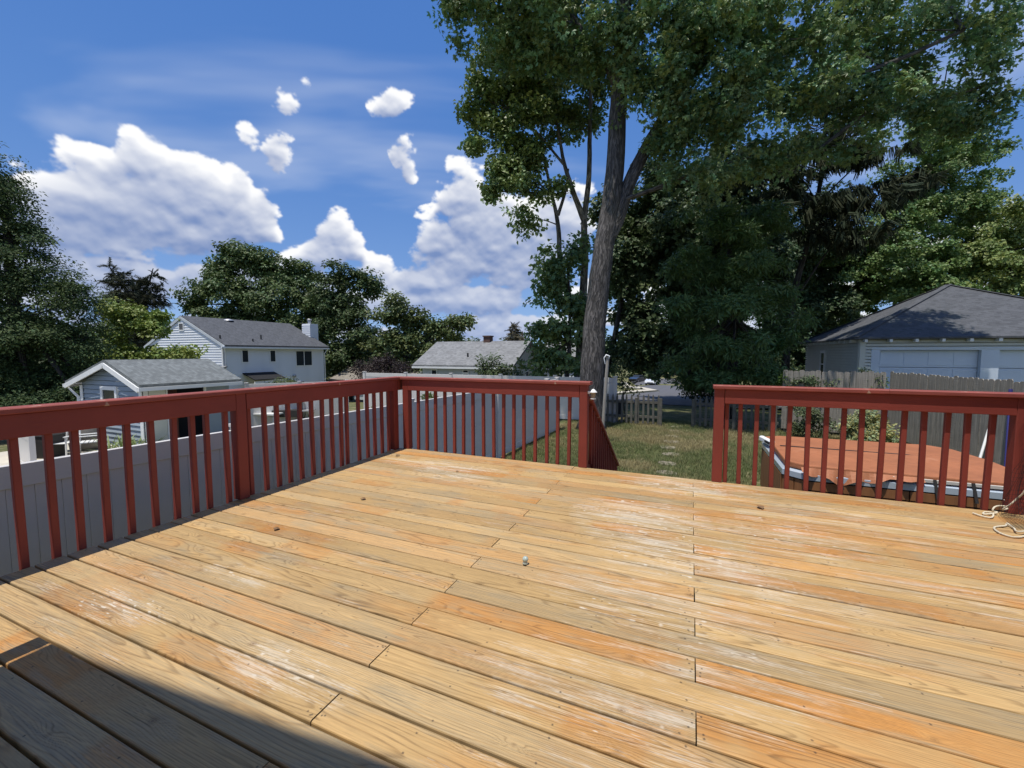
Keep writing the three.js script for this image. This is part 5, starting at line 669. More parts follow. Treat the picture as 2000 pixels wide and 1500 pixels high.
/* ---------- hot tub beside the deck ---------- */
{
  const x0 = 1.33, x1 = 4.06, D0 = 7.08, D1 = 9.5, gy = T(2.7, -8.3), yt = -0.30, cx = (x0 + x1) / 2, cD = (D0 + D1) / 2, t = base('hot_tub', [cx, gy, -cD]); tag(t, 'brown hot tub under a faded torn orange cover beyond the right railing', 'hot tub');
  const W = (x1 - x0) / 2, H = (D1 - D0) / 2, L = y => y - gy;
  const outline = (w, h, c) => [[-w + c, -h], [w - c, -h], [w, -h + c], [w, h - c], [w - c, h], [-w + c, h], [-w, h - c], [-w, -h + c]]; // x, D offsets
  const M2 = { cover: std([1, 1, 1], { rough: 0.7, map: tex(512, 512, (x, y, o) => { const u = x / 512, v = y / 512, a = tfb(u, v, 5, 5, 4, 501), b = tfb(u, v, 22, 22, 3, 503), k = 0.78 + a * 0.45 + (b - 0.5) * 0.22, p = sst(0.66, 0.8, a) * 0.35; o[0] = lerp(0.365 * k, 0.44, p); o[1] = lerp(0.132 * k, 0.22, p); o[2] = lerp(0.056 * k, 0.13, p); }, true, [1.6, 1.6]), bumpMap: bumpy([1.1, 1.1], [5, 5], 505, 128, 0.1), bumpScale: 0.02 }), panel: std([1, 1, 1], { rough: 0.6, map: mottled([0.27, 0.115, 0.045], 0.22, [0.9, 0.3], [3, 12], 507) }), shell: phys([0.45, 0.52, 0.60], { rough: 0.12, clearcoat: 0.6 }), dark: std([0.02, 0.018, 0.017], { rough: 0.7 }) };
  // cover halves: slightly domed slabs, hinged along the middle
  for (const [s, mid] of [[-1, -1], [1, 1]]) {
    const o = outline(W - 0.03, H - 0.03, 0.24).filter(p => p[1] * s > 0), shp = s < 0 ? [[-W + 0.03, -0.008], ...o.sort((a, b) => Math.atan2(a[1], a[0]) - Math.atan2(b[1], b[0])), [W - 0.03, -0.008]] : [[W - 0.03, 0.008], ...o.sort((a, b) => Math.atan2(a[1], a[0]) - Math.atan2(b[1], b[0])), [-W + 0.03, 0.008]];
    const sp = new THREE.Shape(shp.map(p => new THREE.Vector2(p[0], p[1]))); const g = new THREE.ExtrudeGeometry(sp, { depth: 0.055, bevelEnabled: true, bevelSize: 0.02, bevelThickness: 0.02, bevelSegments: 2 }); g.rotateX(-Math.PI / 2);
    const pos = g.attributes.position; for (let k = 0; k < pos.count; k++) { const x = pos.getX(k), z = pos.getZ(k); pos.setY(k, pos.getY(k) + 0.03 * (1 - Math.abs(z) / H) + (fb2(x * 2.2 + 5, z * 2.2, 3, 7) - 0.5) * 0.03); } g.computeVertexNormals();
    const m = mesh('cover_half', g, M2.cover, t); m.position.set(0, L(yt) - 0.095, 0);
  }
  mesh('hinge_strip', barG(V3(-W + 0.1, L(yt) + 0.013, 0), V3(W - 0.1, L(yt) + 0.011, 0), 0.05, 0.006, 0), M2.dark, t);
  const lip = outline(W - 0.05, H - 0.05, 0.24), lipO = outline(W + 0.036, H + 0.036, 0.25), g = new GB(), y1 = L(yt) - 0.115, y0 = y1 - 0.11;
  for (let k = 0; k < 8; k++) { const a = lip[k], b = lip[(k + 1) % 8], c = lipO[k], d = lipO[(k + 1) % 8], q = (p, y) => V3(p[0], y, -p[1]); g.quad(q(c, y0), q(d, y0), q(d, y1 - 0.03), q(c, y1 - 0.03)); g.quad(q(c, y1 - 0.03), q(d, y1 - 0.03), q(b, y1), q(a, y1)); }
  mesh('shell_rim', g.geo(), M2.shell, t);
  const body = outline(W + 0.008, H + 0.008, 0.26), gb = new GB(); for (let k = 0; k < 8; k++) { const a = body[k], b = body[(k + 1) % 8]; gb.quad(V3(a[0], 0, -a[1]), V3(b[0], 0, -b[1]), V3(b[0], y1 - 0.02, -b[1]), V3(a[0], y1 - 0.02, -a[1])); } mesh('cabinet', gb.geo(), M2.dark, t);
  for (let k = 0; k < 8; k++) { const a = V3(body[k][0], 0, -body[k][1]), b = V3(body[(k + 1) % 8][0], 0, -body[(k + 1) % 8][1]), len = a.distanceTo(b), d = b.clone().sub(a).normalize(), n = Math.max(1, Math.round(len / (k === 0 ? 0.62 : 0.2))), w = len / n, out = V3(-d.z, 0, d.x).multiplyScalar(0.02).multiplyScalar(a.clone().add(b).dot(V3(-d.z, 0, d.x)) > 0 ? 1 : -1); for (let j = 0; j < n; j++) for (const [ya, yb] of k === 0 ? [[0.05, 0.34], [0.36, 0.62], [0.64, y0 - 0.02]] : [[0.05, y0 - 0.02]]) { const c = a.clone().addScaledVector(d, (j + 0.5) * w).add(out); mesh('cabinet_panel', barG(c.clone().setY(ya), c.clone().setY(yb), w - 0.012, 0.02, 0.004, out.clone().normalize()), M2.panel, t); } }
  // torn skirt of the cover, hanging in folds along the front
  const sk = new GB(), S = (u, v) => { const x = -W + 0.16 + u * 1.35, drop = v * (0.05 + 0.16 * Math.sin(Math.min(1, u * 1.4) * Math.PI) * (0.7 + 0.3 * Math.sin(u * 23))); return V3(x, L(yt) - 0.05 - drop, H - 0.005 + 0.075 * v * (1 + Math.sin(u * 31) * 0.5)); };
  for (let i = 0; i < 26; i++) for (let j = 0; j < 3; j++) sk.quad(S(i / 26, (j + 1) / 3), S((i + 1) / 26, (j + 1) / 3), S((i + 1) / 26, j / 3), S(i / 26, j / 3)); M2.cover.side = THREE.DoubleSide; mesh('torn_skirt', sk.geo(true), M2.cover, t);
  mesh('edge_piping', barG(V3(-0.3, L(yt) - 0.085, H + 0.0), V3(W - 0.27, L(yt) - 0.088, H + 0.0), 0.02, 0.045, 0.005), std([0.6, 0.56, 0.5], { rough: 0.6 }), t);
  for (const x of [-0.75, 0.25, 0.62]) mesh('strap', barG(V3(x, L(yt) - 0.06, H + 0.01), V3(x + 0.02, L(yt) - 0.30, H + 0.075), 0.035, 0.012, 0.003, V3(0, 0, 1)), M2.dark, t);
  const w = base('white_clamp', [x0 + 0.02, yt - 0.085, -(D1 - 0.6)], 0.2); tag(w, 'small white plastic clamp on the left corner of the hot tub cover', 'clamp'); mesh('body', new GB().bar(V3(-0.02, 0.045, -0.28), V3(-0.02, 0.045, 0.28), 0.085, 0.1, 0.02).geo(), M.trim, w); mesh('slot', new GB().bar(V3(-0.068, 0.05, 0.02), V3(-0.068, 0.05, 0.22), 0.02, 0.04, 0.004).geo(), M.dark, w);
}
/* ---------- net and rope at the right corner post, debris, poles ---------- */
{
  const net = base('netting', [RIGHT - 0.06, 0, -EDGE + 0.03]); tag(net, 'black netting draped from the right corner post onto the boards', 'net');
  const r = rng(8), nu = 22, nv = 46, S = (u, v) => { const sw = Math.sin(v * 7 + u * 3) * 0.02 + (fb2(u * 5, v * 6, 2, 3) - 0.5) * 0.07; if (v < 0.62) { const f = v / 0.62; return V3(-0.06 - 0.07 * f * f + u * 0.28 + sw, lerp(0.99, 0.03, f), 0.075 + f * f * 0.06 + sw * 0.8); } const f = (v - 0.62) / 0.38; return V3(-0.13 - 0.11 * f + u * (0.30 + 0.1 * f) + sw, 0.012 + 0.03 * Math.abs(sw) * 8 * (1 - f * 0.6) + 0.01, 0.135 + f * 0.30 + sw); };
  const g = new GB(), rib = (a, b, w) => { const d = b.clone().sub(a); if (d.lengthSq() < 1e-8) return; g.tube([a, b], [w, w], 3, false); };
  for (let i = 0; i <= nu; i++) for (let j = 0; j < nv; j++) rib(S(i / nu, j / nv), S(i / nu, (j + 1) / nv), 0.0011); for (let j = 0; j <= nv; j++) for (let i = 0; i < nu; i++) rib(S(i / nu, j / nv), S((i + 1) / nu, j / nv), 0.0011);
  const m = mesh('mesh_strands', g.geo(), std([0.018, 0.018, 0.02], { rough: 0.7 }), net); m.userData.kind = 'stuff';
  const rope = base('rope', [0, 0, 0]); tag(rope, 'cream rope lying in loops on the boards beside the netting', 'rope'); const rm = std([0.66, 0.60, 0.46], { rough: 0.9, bumpMap: bumpy([0.02, 0.02], [2, 2], 9, 32, 0.2), bumpScale: 0.001 });
  const cord = (pts, rad = 0.006) => mesh('cord', new GB().tube(new THREE.CatmullRomCurve3(pts).getPoints(60), Array(61).fill(rad), 7).geo(), rm, rope), f = (x, y, h = 0.0105) => onY(x, y, h);
  cord([f(1900, 1002), f(1918, 1008), f(1933, 1011), f(1940, 1007), f(1936, 1001), f(1924, 1000), f(1921, 1004), f(1937, 1003), f(1948, 1001, 0.02)]);
  cord([f(1948, 1000, 0.02), f(1939, 998, 0.03), f(1940, 993, 0.05), f(1955, 988, 0.05), f(1972, 991, 0.04), f(1958, 995, 0.04), f(1975, 984, 0.1), P(1986, 974, 3.28), P(1996, 966, 3.25), P(2006, 952, 3.22)]);
  cord([f(1967, 1022), f(1963, 1027), f(1951, 1028), f(1942, 1030), f(1945, 1036), f(1958, 1043), f(1975, 1048), f(1990, 1049), f(2008, 1045)]); cord([f(1967, 1022, 0.02), f(1979, 1030, 0.015), f(1987, 1038, 0.02), f(1998, 1038, 0.025), f(2010, 1034, 0.02)]);
  const bp = f(1968, 984, 0.06); mesh('knot', new GB().tube([bp.clone().add(V3(-0.02, 0.02, 0)), bp.clone().add(V3(0.02, 0.03, 0)), bp.clone().add(V3(0.0, 0.06, 0))], [0.014, 0.018, 0.012], 7).geo(), rm, rope);
  // loose bits on the boards
  const kb = onY(1026, 1102, 0.0), kn = base('glass_knob', [kb.x, 0.003, kb.z]); tag(kn, 'small pale green glass knob standing alone on the boards', 'knob');
  mesh('knob', new THREE.LatheGeometry([[0, 0], [0.016, 0], [0.018, 0.006], [0.012, 0.014], [0.017, 0.022], [0.019, 0.032], [0.014, 0.041], [0.006, 0.046], [0, 0.047]].map(p => new THREE.Vector2(...p)), 16), phys([0.42, 0.50, 0.46], { rough: 0.12, clearcoat: 1 }), kn);
  const lf = std([0.20, 0.115, 0.055], { rough: 0.9, side: THREE.DoubleSide });
  [[1485, 992, 0.07, 'curled dry brown leaf on the boards near the right railing'], [709, 975, 0.05, 'small dry twig leaf on the boards in the left middle'], [777, 890, 0.06, 'dry leaf scrap on the boards at the far left corner'], [893, 921, 0.035, 'tiny dry leaf on the boards below the far railing'], [540, 1034, 0.05, 'dry leaf scrap on the boards near the left post']].forEach(([x, y, s, lb], k) => { const q = onY(x, y, 0.004), g2 = new GB(), rr = rng(60 + k), n = 6, e = (t, w) => V3((t - 0.5) * s, 0.002 + Math.sin(t * 3.14) * s * 0.10 + Math.abs(w) * s * 0.10, w * s * 0.4 * Math.sin(t * 3.0 + 0.1)); for (let j = 0; j < n; j++) for (const w of [-1, 1]) { const a = e(j / n, 0), b = e((j + 1) / n, 0), c = e((j + 1) / n, w), d = e(j / n, w); g2.quad(a, b, c, d); } const m2 = mesh('dry_leaf', g2.geo(), lf); m2.position.copy(q); m2.rotation.y = rr() * 6; tag(m2, lb, 'leaf', 'dry leaves on the deck'); });
  // poles
  const pb = gnd(1178, 11.9), pt = P(1187, 697, 11.9), cl = base('clothes_pole', [pb.x, pb.y, pb.z]); tag(cl, 'weathered wooden clothesline pole with a white hook by the steps', 'pole'); const top = pt.clone().sub(pb);
  const pw = std([1, 1, 1], { rough: 0.9, map: mottled([0.36, 0.33, 0.28], 0.25, [0.1, 0.8], [3, 6], 520) }); mesh('shaft', new GB().tube([V3(0, -0.1, 0), top.clone().multiplyScalar(0.5), top], [0.05, 0.048, 0.045], 9).geo(), pw, cl);
  const hk = mesh('hook', new GB().tube([top.clone().add(V3(-0.06, -0.2, 0.05)), top.clone().add(V3(-0.09, -0.03, 0.06)), top.clone().add(V3(-0.03, 0.05, 0.05)), top.clone().add(V3(0.05, 0.02, 0.05)), top.clone().add(V3(0.04, -0.05, 0.05))], [0.012, 0.016, 0.028, 0.026, 0.012], 8).geo(), M.trim, cl);
  const pv = base('white_pipe', [0, 0, 0]); tag(pv, 'white plastic pipe leaning on the timber fence behind the hot tub', 'pipe'); { const a = P(1941, 806, 9.0), b0 = P(1905, 925, 8.75); mesh('pipe', new GB().tube([b0, a], [0.024, 0.024], 10).geo(), M.trim, pv); mesh('end_cap', new GB().tube([a, a.clone().add(a.clone().sub(b0).normalize().multiplyScalar(0.04))], [0.029, 0.029], 10).geo(), M.trim, pv); }
  const bl = base('blue_pole', [0, 0, 0]); tag(bl, 'slim dark blue pole standing against the timber fence at the right edge', 'pole'); { const a = P(1974, 762, 8.4), b0 = P(1962, 935, 8.25), bm = std([0.05, 0.05, 0.22], { rough: 0.45 }); mesh('pole', new GB().tube([b0, a], [0.022, 0.022], 10).geo(), bm, bl); mesh('grip', new GB().tube([a.clone().add(V3(0, -0.12, 0)), a.clone().add(V3(0, 0.02, 0))], [0.03, 0.03], 10).geo(), bm, bl); }
  // little lamp hung on the side of the stair post
  const lp = base('post_lamp', [-1.085 + 0.046, 0.80, -EDGE + 0.005]); tag(lp, 'small white capped lantern fixed to the side of the stair post', 'lantern'); mesh('bracket', boxG(0, 0.03, -0.015, 0.02, 0.06, 0.015), M.trim, lp); mesh('cap', new THREE.LatheGeometry([[0, 0.085], [0.012, 0.08], [0.03, 0.062], [0.042, 0.05], [0.042, 0.043], [0, 0.043]].map(p => new THREE.Vector2(...p)), 14).translate(0.058, 0, 0), M.trim, lp); mesh('glass', new THREE.CylinderGeometry(0.026, 0.024, 0.06, 12).translate(0.058, 0.012, 0), phys([0.62, 0.52, 0.36], { rough: 0.25, transmission: 0.5, thickness: 0 }), lp); mesh('foot', new THREE.CylinderGeometry(0.03, 0.03, 0.01, 12).translate(0.058, -0.023, 0), M.trim, lp);
  // stepping stones
  const sm = std([1, 1, 1], { rough: 0.95, map: mottled([0.25, 0.22, 0.165], 0.35, [0.6, 0.6], [5, 5], 530) }), rr = rng(44);
  [[1302, 922, 'nearest of the flat stepping stones in the lawn'], [1303, 904, 'second nearest flat stepping stone in the lawn'], [1310, 886, 'third flat stepping stone from the deck in the lawn'], [1304, 873, 'fourth flat stepping stone from the deck in the lawn'], [1312, 862, 'flat stepping stone in the middle of the lawn path'], [1310, 851, 'sixth flat stepping stone near the picket gateway'], [1318, 841, 'flat stepping stone just inside the picket gateway'], [1322, 833, 'pale stepping stone lying in the gateway itself']].forEach(([x, y, lb]) => { const q = onY(x, y, -1.27), n = 9, sp = new THREE.Shape(); for (let k = 0; k < n; k++) { const a = k / n * 6.283, d = (0.15 + rr() * 0.035) / Math.max(Math.abs(Math.cos(a)), Math.abs(Math.sin(a))) * 0.92, X = Math.cos(a) * d * 1.25, Y = Math.sin(a) * d * 0.9; k ? sp.lineTo(X, Y) : sp.moveTo(X, Y); } const g2 = new THREE.ExtrudeGeometry(sp, { depth: 0.05, bevelEnabled: true, bevelSize: 0.01, bevelThickness: 0.01, bevelSegments: 1 }); g2.rotateX(-Math.PI / 2); const m2 = mesh('stepping_stone', g2, sm); m2.position.set(q.x, T(q.x, q.z) - 0.028, q.z); m2.rotation.y = (rr() - 0.5) * 0.6; tag(m2, lb, 'stone', 'stepping stones across the lawn'); });
}
/* ---------- the street: two cars, a bin ---------- */
{
  const paint = [phys([0.78, 0.79, 0.80], { rough: 0.25, clearcoat: 1 }), phys([0.025, 0.026, 0.03], { rough: 0.25, clearcoat: 1 })], tyre = std([0.02, 0.02, 0.02], { rough: 0.9 }), rim = std([0.5, 0.5, 0.52], { rough: 0.3, metalness: 0.9 }), lampM = phys([0.75, 0.78, 0.8], { rough: 0.08, clearcoat: 1 });
  const car = (label, x, D, yaw, pm) => {
    const t = base('car', [x, DROP(x, D) + 0.05, -D], yaw); tag(t, label, 'car', 'cars on the street'); const ext = (pts, w, bev) => { const s = new THREE.Shape(pts.map(p => new THREE.Vector2(...p))); const g = new THREE.ExtrudeGeometry(s, { depth: w - 2 * bev, bevelEnabled: true, bevelSize: bev, bevelThickness: bev, bevelSegments: 3 }); g.translate(0, 0, -(w - 2 * bev) / 2); return g; };
    const b = mesh('body', ext([[2.2, 0.32], [2.28, 0.5], [2.2, 0.72], [1.35, 0.9], [0.9, 0.95], [-1.5, 0.96], [-2.15, 0.92], [-2.25, 0.6], [-2.2, 0.3]], 1.78, 0.08), pm, t);
    mesh('glasshouse', ext([[1.12, 0.94], [0.35, 1.36], [-0.9, 1.38], [-1.65, 0.97]], 1.5, 0.06), M.glass, t); mesh('roof', ext([[0.30, 1.37], [0.2, 1.43], [-0.8, 1.45], [-0.95, 1.39]], 1.36, 0.03), pm, t);
    for (const z of [-0.62, 0.62]) { mesh('headlight', new THREE.SphereGeometry(0.14, 10, 8).scale(0.5, 0.6, 1.4).translate(2.2, 0.68, z), lampM, t); mesh('tail_light', boxG(-2.33, 0.68, z - 0.16, -2.27, 0.85, z + 0.16), std([0.25, 0.01, 0.01], { rough: 0.3 }), t); }
    mesh('grille', boxG(2.27, 0.42, -0.45, 2.375, 0.56, 0.45), M.dark, t); mesh('bumper', boxG(2.2, 0.24, -0.75, 2.34, 0.36, 0.75), M.dark, t);
    for (const wx of [-1.35, 1.38]) for (const z of [-0.8, 0.8]) { const w = mesh('wheel', new THREE.CylinderGeometry(0.32, 0.32, 0.2, 18).rotateX(Math.PI / 2).translate(wx, 0.32, z), tyre, t); mesh('rim', new THREE.CylinderGeometry(0.2, 0.2, 0.21, 12).rotateX(Math.PI / 2).translate(wx, 0.32, z * 1.01), rim, w); }
  };
  car('white car coming up the street beyond the gateway', -5.9, 74.5, -1.66, paint[0]); car('dark car standing farther down the street left of the white one', -10.3, 92, -1.95, paint[1]);
  const b = gnd(1208, 17.6), t = base('bin', [b.x, b.y, b.z]); tag(t, 'dark wheeled bin beside the end of the white fence', 'bin'); mesh('body', new GB().bar(V3(0, 0.02, 0), V3(0, 0.62, 0), 0.42, 0.42, 0.02, V3(0, 0, 1)).geo(), std([0.02, 0.018, 0.018], { rough: 0.6 }), t); mesh('lid', boxG(-0.24, 0.622, -0.24, 0.24, 0.67, 0.24), std([0.06, 0.03, 0.025], { rough: 0.6 }), t);
}
/* ---------- patio things in the neighbouring yard ---------- */
{
  const white = std([0.72, 0.72, 0.70], { rough: 0.5 }), dk = std([0.035, 0.033, 0.03], { rough: 0.8 }), grey = std([1, 1, 1], { rough: 0.9, map: mottled([0.20, 0.185, 0.165], 0.25, [0.5, 0.5], [4, 4], 540) });
  const at = (px, py) => { let y = -2.1, q; for (let k = 0; k < 4; k++) { q = onY(px, py, y); y = T(q.x, q.z); } return V3(q.x, y, q.z); };
  const patioPts = [at(-60, 940), at(330, 880), at(330, 845), at(60, 870)]; 
  { const g = new GB(), c = [[-21.6, 4.2], [-13.2, 3.4], [-13.2, 8.9], [-21.6, 8.0]], n = 8, q = (u, v) => { const x = lerp(lerp(c[0][0], c[1][0], u), lerp(c[3][0], c[2][0], u), v), D = lerp(lerp(c[0][1], c[1][1], u), lerp(c[3][1], c[2][1], u), v); return V3(x, DROP(x, D) + 0.045, -D); }; for (let i = 0; i < n; i++) for (let j = 0; j < n; j++) { const w = [q(i / n, j / n), q((i + 1) / n, j / n), q((i + 1) / n, (j + 1) / n), q(i / n, (j + 1) / n)]; g.quad(...w, w.map(p => [p.x, p.z])); } mesh('patio', g.geo(), M.concrete).userData.kind = 'structure'; }
  const chair = (label, p, yaw) => { const t = base('patio_chair', [p.x, p.y + 0.05, p.z], yaw); tag(t, label, 'chair', 'white patio chairs'); const W = 0.27, bar = (n, a, b, w = 0.045, h = 0.03) => mesh(n, barG(V3(...a), V3(...b), w, h, 0.004, Math.abs(a[0] - b[0]) + Math.abs(a[2] - b[2]) < 0.2 && Math.abs(a[1] - b[1]) > 0.2 ? V3(0, 0, 1) : V3(0, 1, 0)), white, t); for (const x of [-W, W]) { bar('leg', [x, 0, 0.26], [x, 0.62, 0.24]); bar('leg', [x, 0, -0.28], [x, 0.92, -0.36]); bar('armrest', [x, 0.635, 0.3], [x, 0.635, -0.33], 0.07); } for (let k = 0; k < 5; k++) bar('seat_slat', [-W, 0.42, 0.22 - k * 0.11], [W, 0.42, 0.22 - k * 0.11], 0.09, 0.02); for (let k = 0; k < 5; k++) bar('back_slat', [-0.2 + k * 0.1, 0.45, -0.31], [-0.2 + k * 0.1, 0.9, -0.37], 0.05, 0.02); bar('back_rail', [-W, 0.93, -0.37], [W, 0.93, -0.37], 0.05, 0.05); };
  chair('white slatted patio chair left of the big grey urn', at(124, 892), 0.6); chair('white slatted patio chair right in front of the big grey urn', at(172, 890), -0.5);
  { const p = at(84, 894), t = base('storage_bin', [p.x, p.y + 0.05, p.z], 0.35); tag(t, 'dark storage bin on the patio beside the pale square post', 'bin'); mesh('body', new GB().bar(V3(0, 0, 0), V3(0, 0.7, 0), 0.95, 0.6, 0.02, V3(0, 0, 1)).geo(), dk, t); mesh('lid', new GB().bar(V3(0, 0.702, 0), V3(0, 0.77, 0), 1.0, 0.64, 0.03, V3(0, 0, 1)).geo(), std([0.10, 0.095, 0.09], { rough: 0.6 }), t); }
  { const p = at(170, 880), t = base('urn', [p.x, p.y + 0.05, p.z]); tag(t, 'large grey barrel shaped urn on the patio near the shed', 'urn'); mesh('body', new THREE.LatheGeometry([[0, 0], [0.3, 0], [0.4, 0.15], [0.47, 0.42], [0.46, 0.65], [0.38, 0.86], [0.34, 0.93], [0.38, 0.97], [0.33, 0.98], [0.28, 0.9], [0, 0.88]].map(q => new THREE.Vector2(...q)), 22), grey, t); mesh('band', new THREE.TorusGeometry(0.475, 0.015, 6, 24).rotateX(Math.PI / 2).translate(0, 0.55, 0), dk, t); }
  { const p = at(128, 884), t = base('grill', [p.x, p.y + 0.05, p.z], 0.3); tag(t, 'dark low grill with a rounded lid between the patio chairs', 'grill'); mesh('bowl', new THREE.SphereGeometry(0.26, 14, 8, 0, 6.283, Math.PI / 2, Math.PI / 2).translate(0, 0.62, 0), dk, t); mesh('lid', new THREE.SphereGeometry(0.265, 14, 8, 0, 6.283, 0, Math.PI / 2).scale(1, 0.7, 1).translate(0, 0.63, 0), dk, t); for (let k = 0; k < 3; k++) { const a = k * 2.1; mesh('leg', new GB().tube([V3(Math.cos(a) * 0.14, 0.45, Math.sin(a) * 0.14), V3(Math.cos(a) * 0.28, 0, Math.sin(a) * 0.28)], [0.015, 0.015], 6).geo(), M.metal, t); } }
  { const p = at(533, 838), t = base('patio_table', [p.x, p.y, p.z], 0.2); tag(t, 'white patio table with a cloth at the white house steps', 'table'); mesh('table_top', new GB().bar(V3(0, 0.7, 0), V3(0, 0.76, 0), 1.1, 1.1, 0.03, V3(0, 0, 1)).geo(), white, t); for (const x of [-0.45, 0.45]) for (const z of [-0.45, 0.45]) mesh('leg', boxG(x - 0.03, 0, z - 0.03, x + 0.03, 0.698, z + 0.03), white, t); }
  { const p = at(566, 836), t = base('covered_grill', [p.x, p.y, p.z], 0.5); tag(t, 'silver kettle grill with a black front next to the white table', 'grill'); mesh('hood', new THREE.CylinderGeometry(0.36, 0.36, 1.2, 16, 1, false, 0, Math.PI).rotateZ(Math.PI / 2).rotateX(-Math.PI / 2).translate(0, 0.85, 0), M.metal, t); mesh('firebox', boxG(-0.6, 0.55, -0.34, 0.6, 0.848, 0.34), dk, t); for (const x of [-0.55, 0.55]) mesh('leg', boxG(x - 0.03, 0, -0.3, x + 0.03, 0.548, 0.3), dk, t); mesh('side_shelf', boxG(0.602, 0.78, -0.3, 1.05, 0.82, 0.3), M.metal, t); }
}
console.log('objects done');
/* ---------- shrubs, climbers, flower beds, grass ---------- */
{
  const bush = (name, label, px, dep, seed, lobes, o = {}) => { const b = gnd(px, dep); tree(name, label, { category: 'shrub', group: o.group, seed, base: b, lobes, leaf: o.leaf || 'shrub', mat: o.mat || M.leaf, rgb: o.rgb || [0.07, 0.11, 0.035], vary: o.vary ?? 0.5, dens: o.dens || 26, sprigs: o.sprigs || 9, clump: o.clump || 0.16, scale: o.scale || 1, shell: 0.5, outward: 0.9, twigs: false, trunks: [{ pts: [b, b.clone().lerp(P(lobes[0][0], lobes[0][1], dep), 0.5), P(lobes[0][0], lobes[0][1], dep)], r0: 0.035, r1: 0.015, seg: 6 }] }); };
  bush('variegated_shrub', 'pale variegated shrub behind the hot tub against the timber fence', 1690, 10.6, 61, [[1690, 820, 42, 26, 10.6], [1665, 838, 32, 24, 10.5], [1715, 838, 30, 22, 10.5], [1690, 855, 45, 25, 10.4]], { rgb: [0.36, 0.39, 0.19], vary: 0.9, dens: 60, scale: 1.1 });
  bush('dull_shrub', 'dull green shrub left of the variegated one behind the hot tub', 1580, 12.6, 62, [[1580, 805, 30, 26, 12.6], [1600, 825, 26, 26, 12.6], [1565, 830, 22, 24, 12.6]], { rgb: [0.15, 0.185, 0.09], dens: 40, scale: 1.1 });
  bush('fence_climber', 'leafy climber straggling over the back timber fence', 1640, 13.3, 63, [[1580, 744, 24, 7, 13.3], [1610, 750, 24, 8, 13.3], [1550, 750, 18, 7, 13.4], [1650, 750, 22, 6, 13.2], [1700, 742, 26, 12, 12.8], [1715, 752, 24, 8, 12.8], [1690, 728, 10, 10, 12.8]], { rgb: [0.17, 0.22, 0.10], dens: 46, clump: 0.14 });
  bush('ivy', 'bright ivy growing up the left end of the timber fence', 1536, 13.6, 64, [[1535, 735, 9, 12, 13.6], [1534, 752, 10, 14, 13.6]], { rgb: [0.10, 0.17, 0.03], dens: 70, clump: 0.1 });
  bush('dark_understorey', 'dark low bush right of the gateway under the feathery tree', 1370, 18, 65, [[1370, 765, 35, 25, 18], [1345, 760, 20, 18, 18.5], [1410, 765, 35, 25, 18]], { rgb: [0.035, 0.055, 0.02], leaf: 'small', dens: 14, clump: 0.3 });
  bush('arching_rose', 'arching rose bush in front of the low grey house', 965, 20, 66, [[945, 722, 14, 18, 20], [965, 712, 14, 20, 20], [985, 725, 16, 18, 20], [940, 704, 8, 5, 20], [1005, 735, 16, 10, 20], [960, 735, 28, 12, 20]], { rgb: [0.10, 0.145, 0.05], leaf: 'small', dens: 22, clump: 0.22 });
  bush('porch_bush', 'clipped green bush by the porch of the white house', 556, 27, 67, [[540, 752, 24, 10, 27], [570, 750, 24, 12, 27], [556, 760, 40, 12, 27]], { rgb: [0.12, 0.16, 0.05], leaf: 'small', dens: 14, clump: 0.35 });
  bush('gate_sapling', 'leafy sapling left of the street by the end of the white fence', 1222, 19, 68, [[1215, 735, 18, 22, 19], [1230, 752, 14, 16, 19], [1208, 715, 14, 16, 19]], { rgb: [0.05, 0.08, 0.022], leaf: 'small', dens: 16, clump: 0.25 });
  bush('bed_shrub', 'dark green shrub behind the white patio table', 548, 20, 69, [[535, 800, 22, 14, 20], [560, 798, 24, 14, 20], [548, 815, 30, 16, 20]], { rgb: [0.05, 0.075, 0.03], leaf: 'small', dens: 18, clump: 0.25 });
  bush('yellow_bed_plant', 'yellow-green bed plant above the white fence top near the corner post', 720, 14, 70, [[715, 806, 14, 10, 14], [735, 800, 12, 9, 14], [700, 812, 10, 8, 14]], { rgb: [0.24, 0.29, 0.06], dens: 50, clump: 0.13 });
  bush('bed_leaves', 'leafy green bed plant seen just right of the corner post', 842, 11, 71, [[830, 780, 16, 10, 11], [850, 776, 14, 12, 11], [842, 790, 20, 10, 11]], { rgb: [0.15, 0.20, 0.06], dens: 60, clump: 0.12 });
  // sword-leaved plants
  const blade = (n, L, seed, rgb) => { const r = rng(seed), g = new GB(); for (let k = 0; k < n; k++) { const a = r() * 6.28, e = 0.5 + r() * 0.8, l = L * (0.7 + r() * 0.5), w = 0.022 + r() * 0.012, d = V3(Math.cos(a) * Math.cos(e), Math.sin(e), Math.sin(a) * Math.cos(e)), s = V3(-Math.sin(a), 0, Math.cos(a)); let p = V3(0, 0, 0), pw = w; for (let j = 1; j <= 5; j++) { const q = d.clone().multiplyScalar(l * j / 5).add(V3(0, -0.28 * l * (j / 5) ** 2.4, 0)), nw = w * (1 - (j / 5) ** 2); g.quad(p.clone().addScaledVector(s, -pw), p.clone().addScaledVector(s, pw), q.clone().addScaledVector(s, nw + 0.001), q.clone().addScaledVector(s, -nw - 0.001)); p = q; pw = nw; } } return g.geo(); };
  const bm = phys([0.22, 0.29, 0.10], { rough: 0.6, side: THREE.DoubleSide, transmission: 0.25, thickness: 0 });
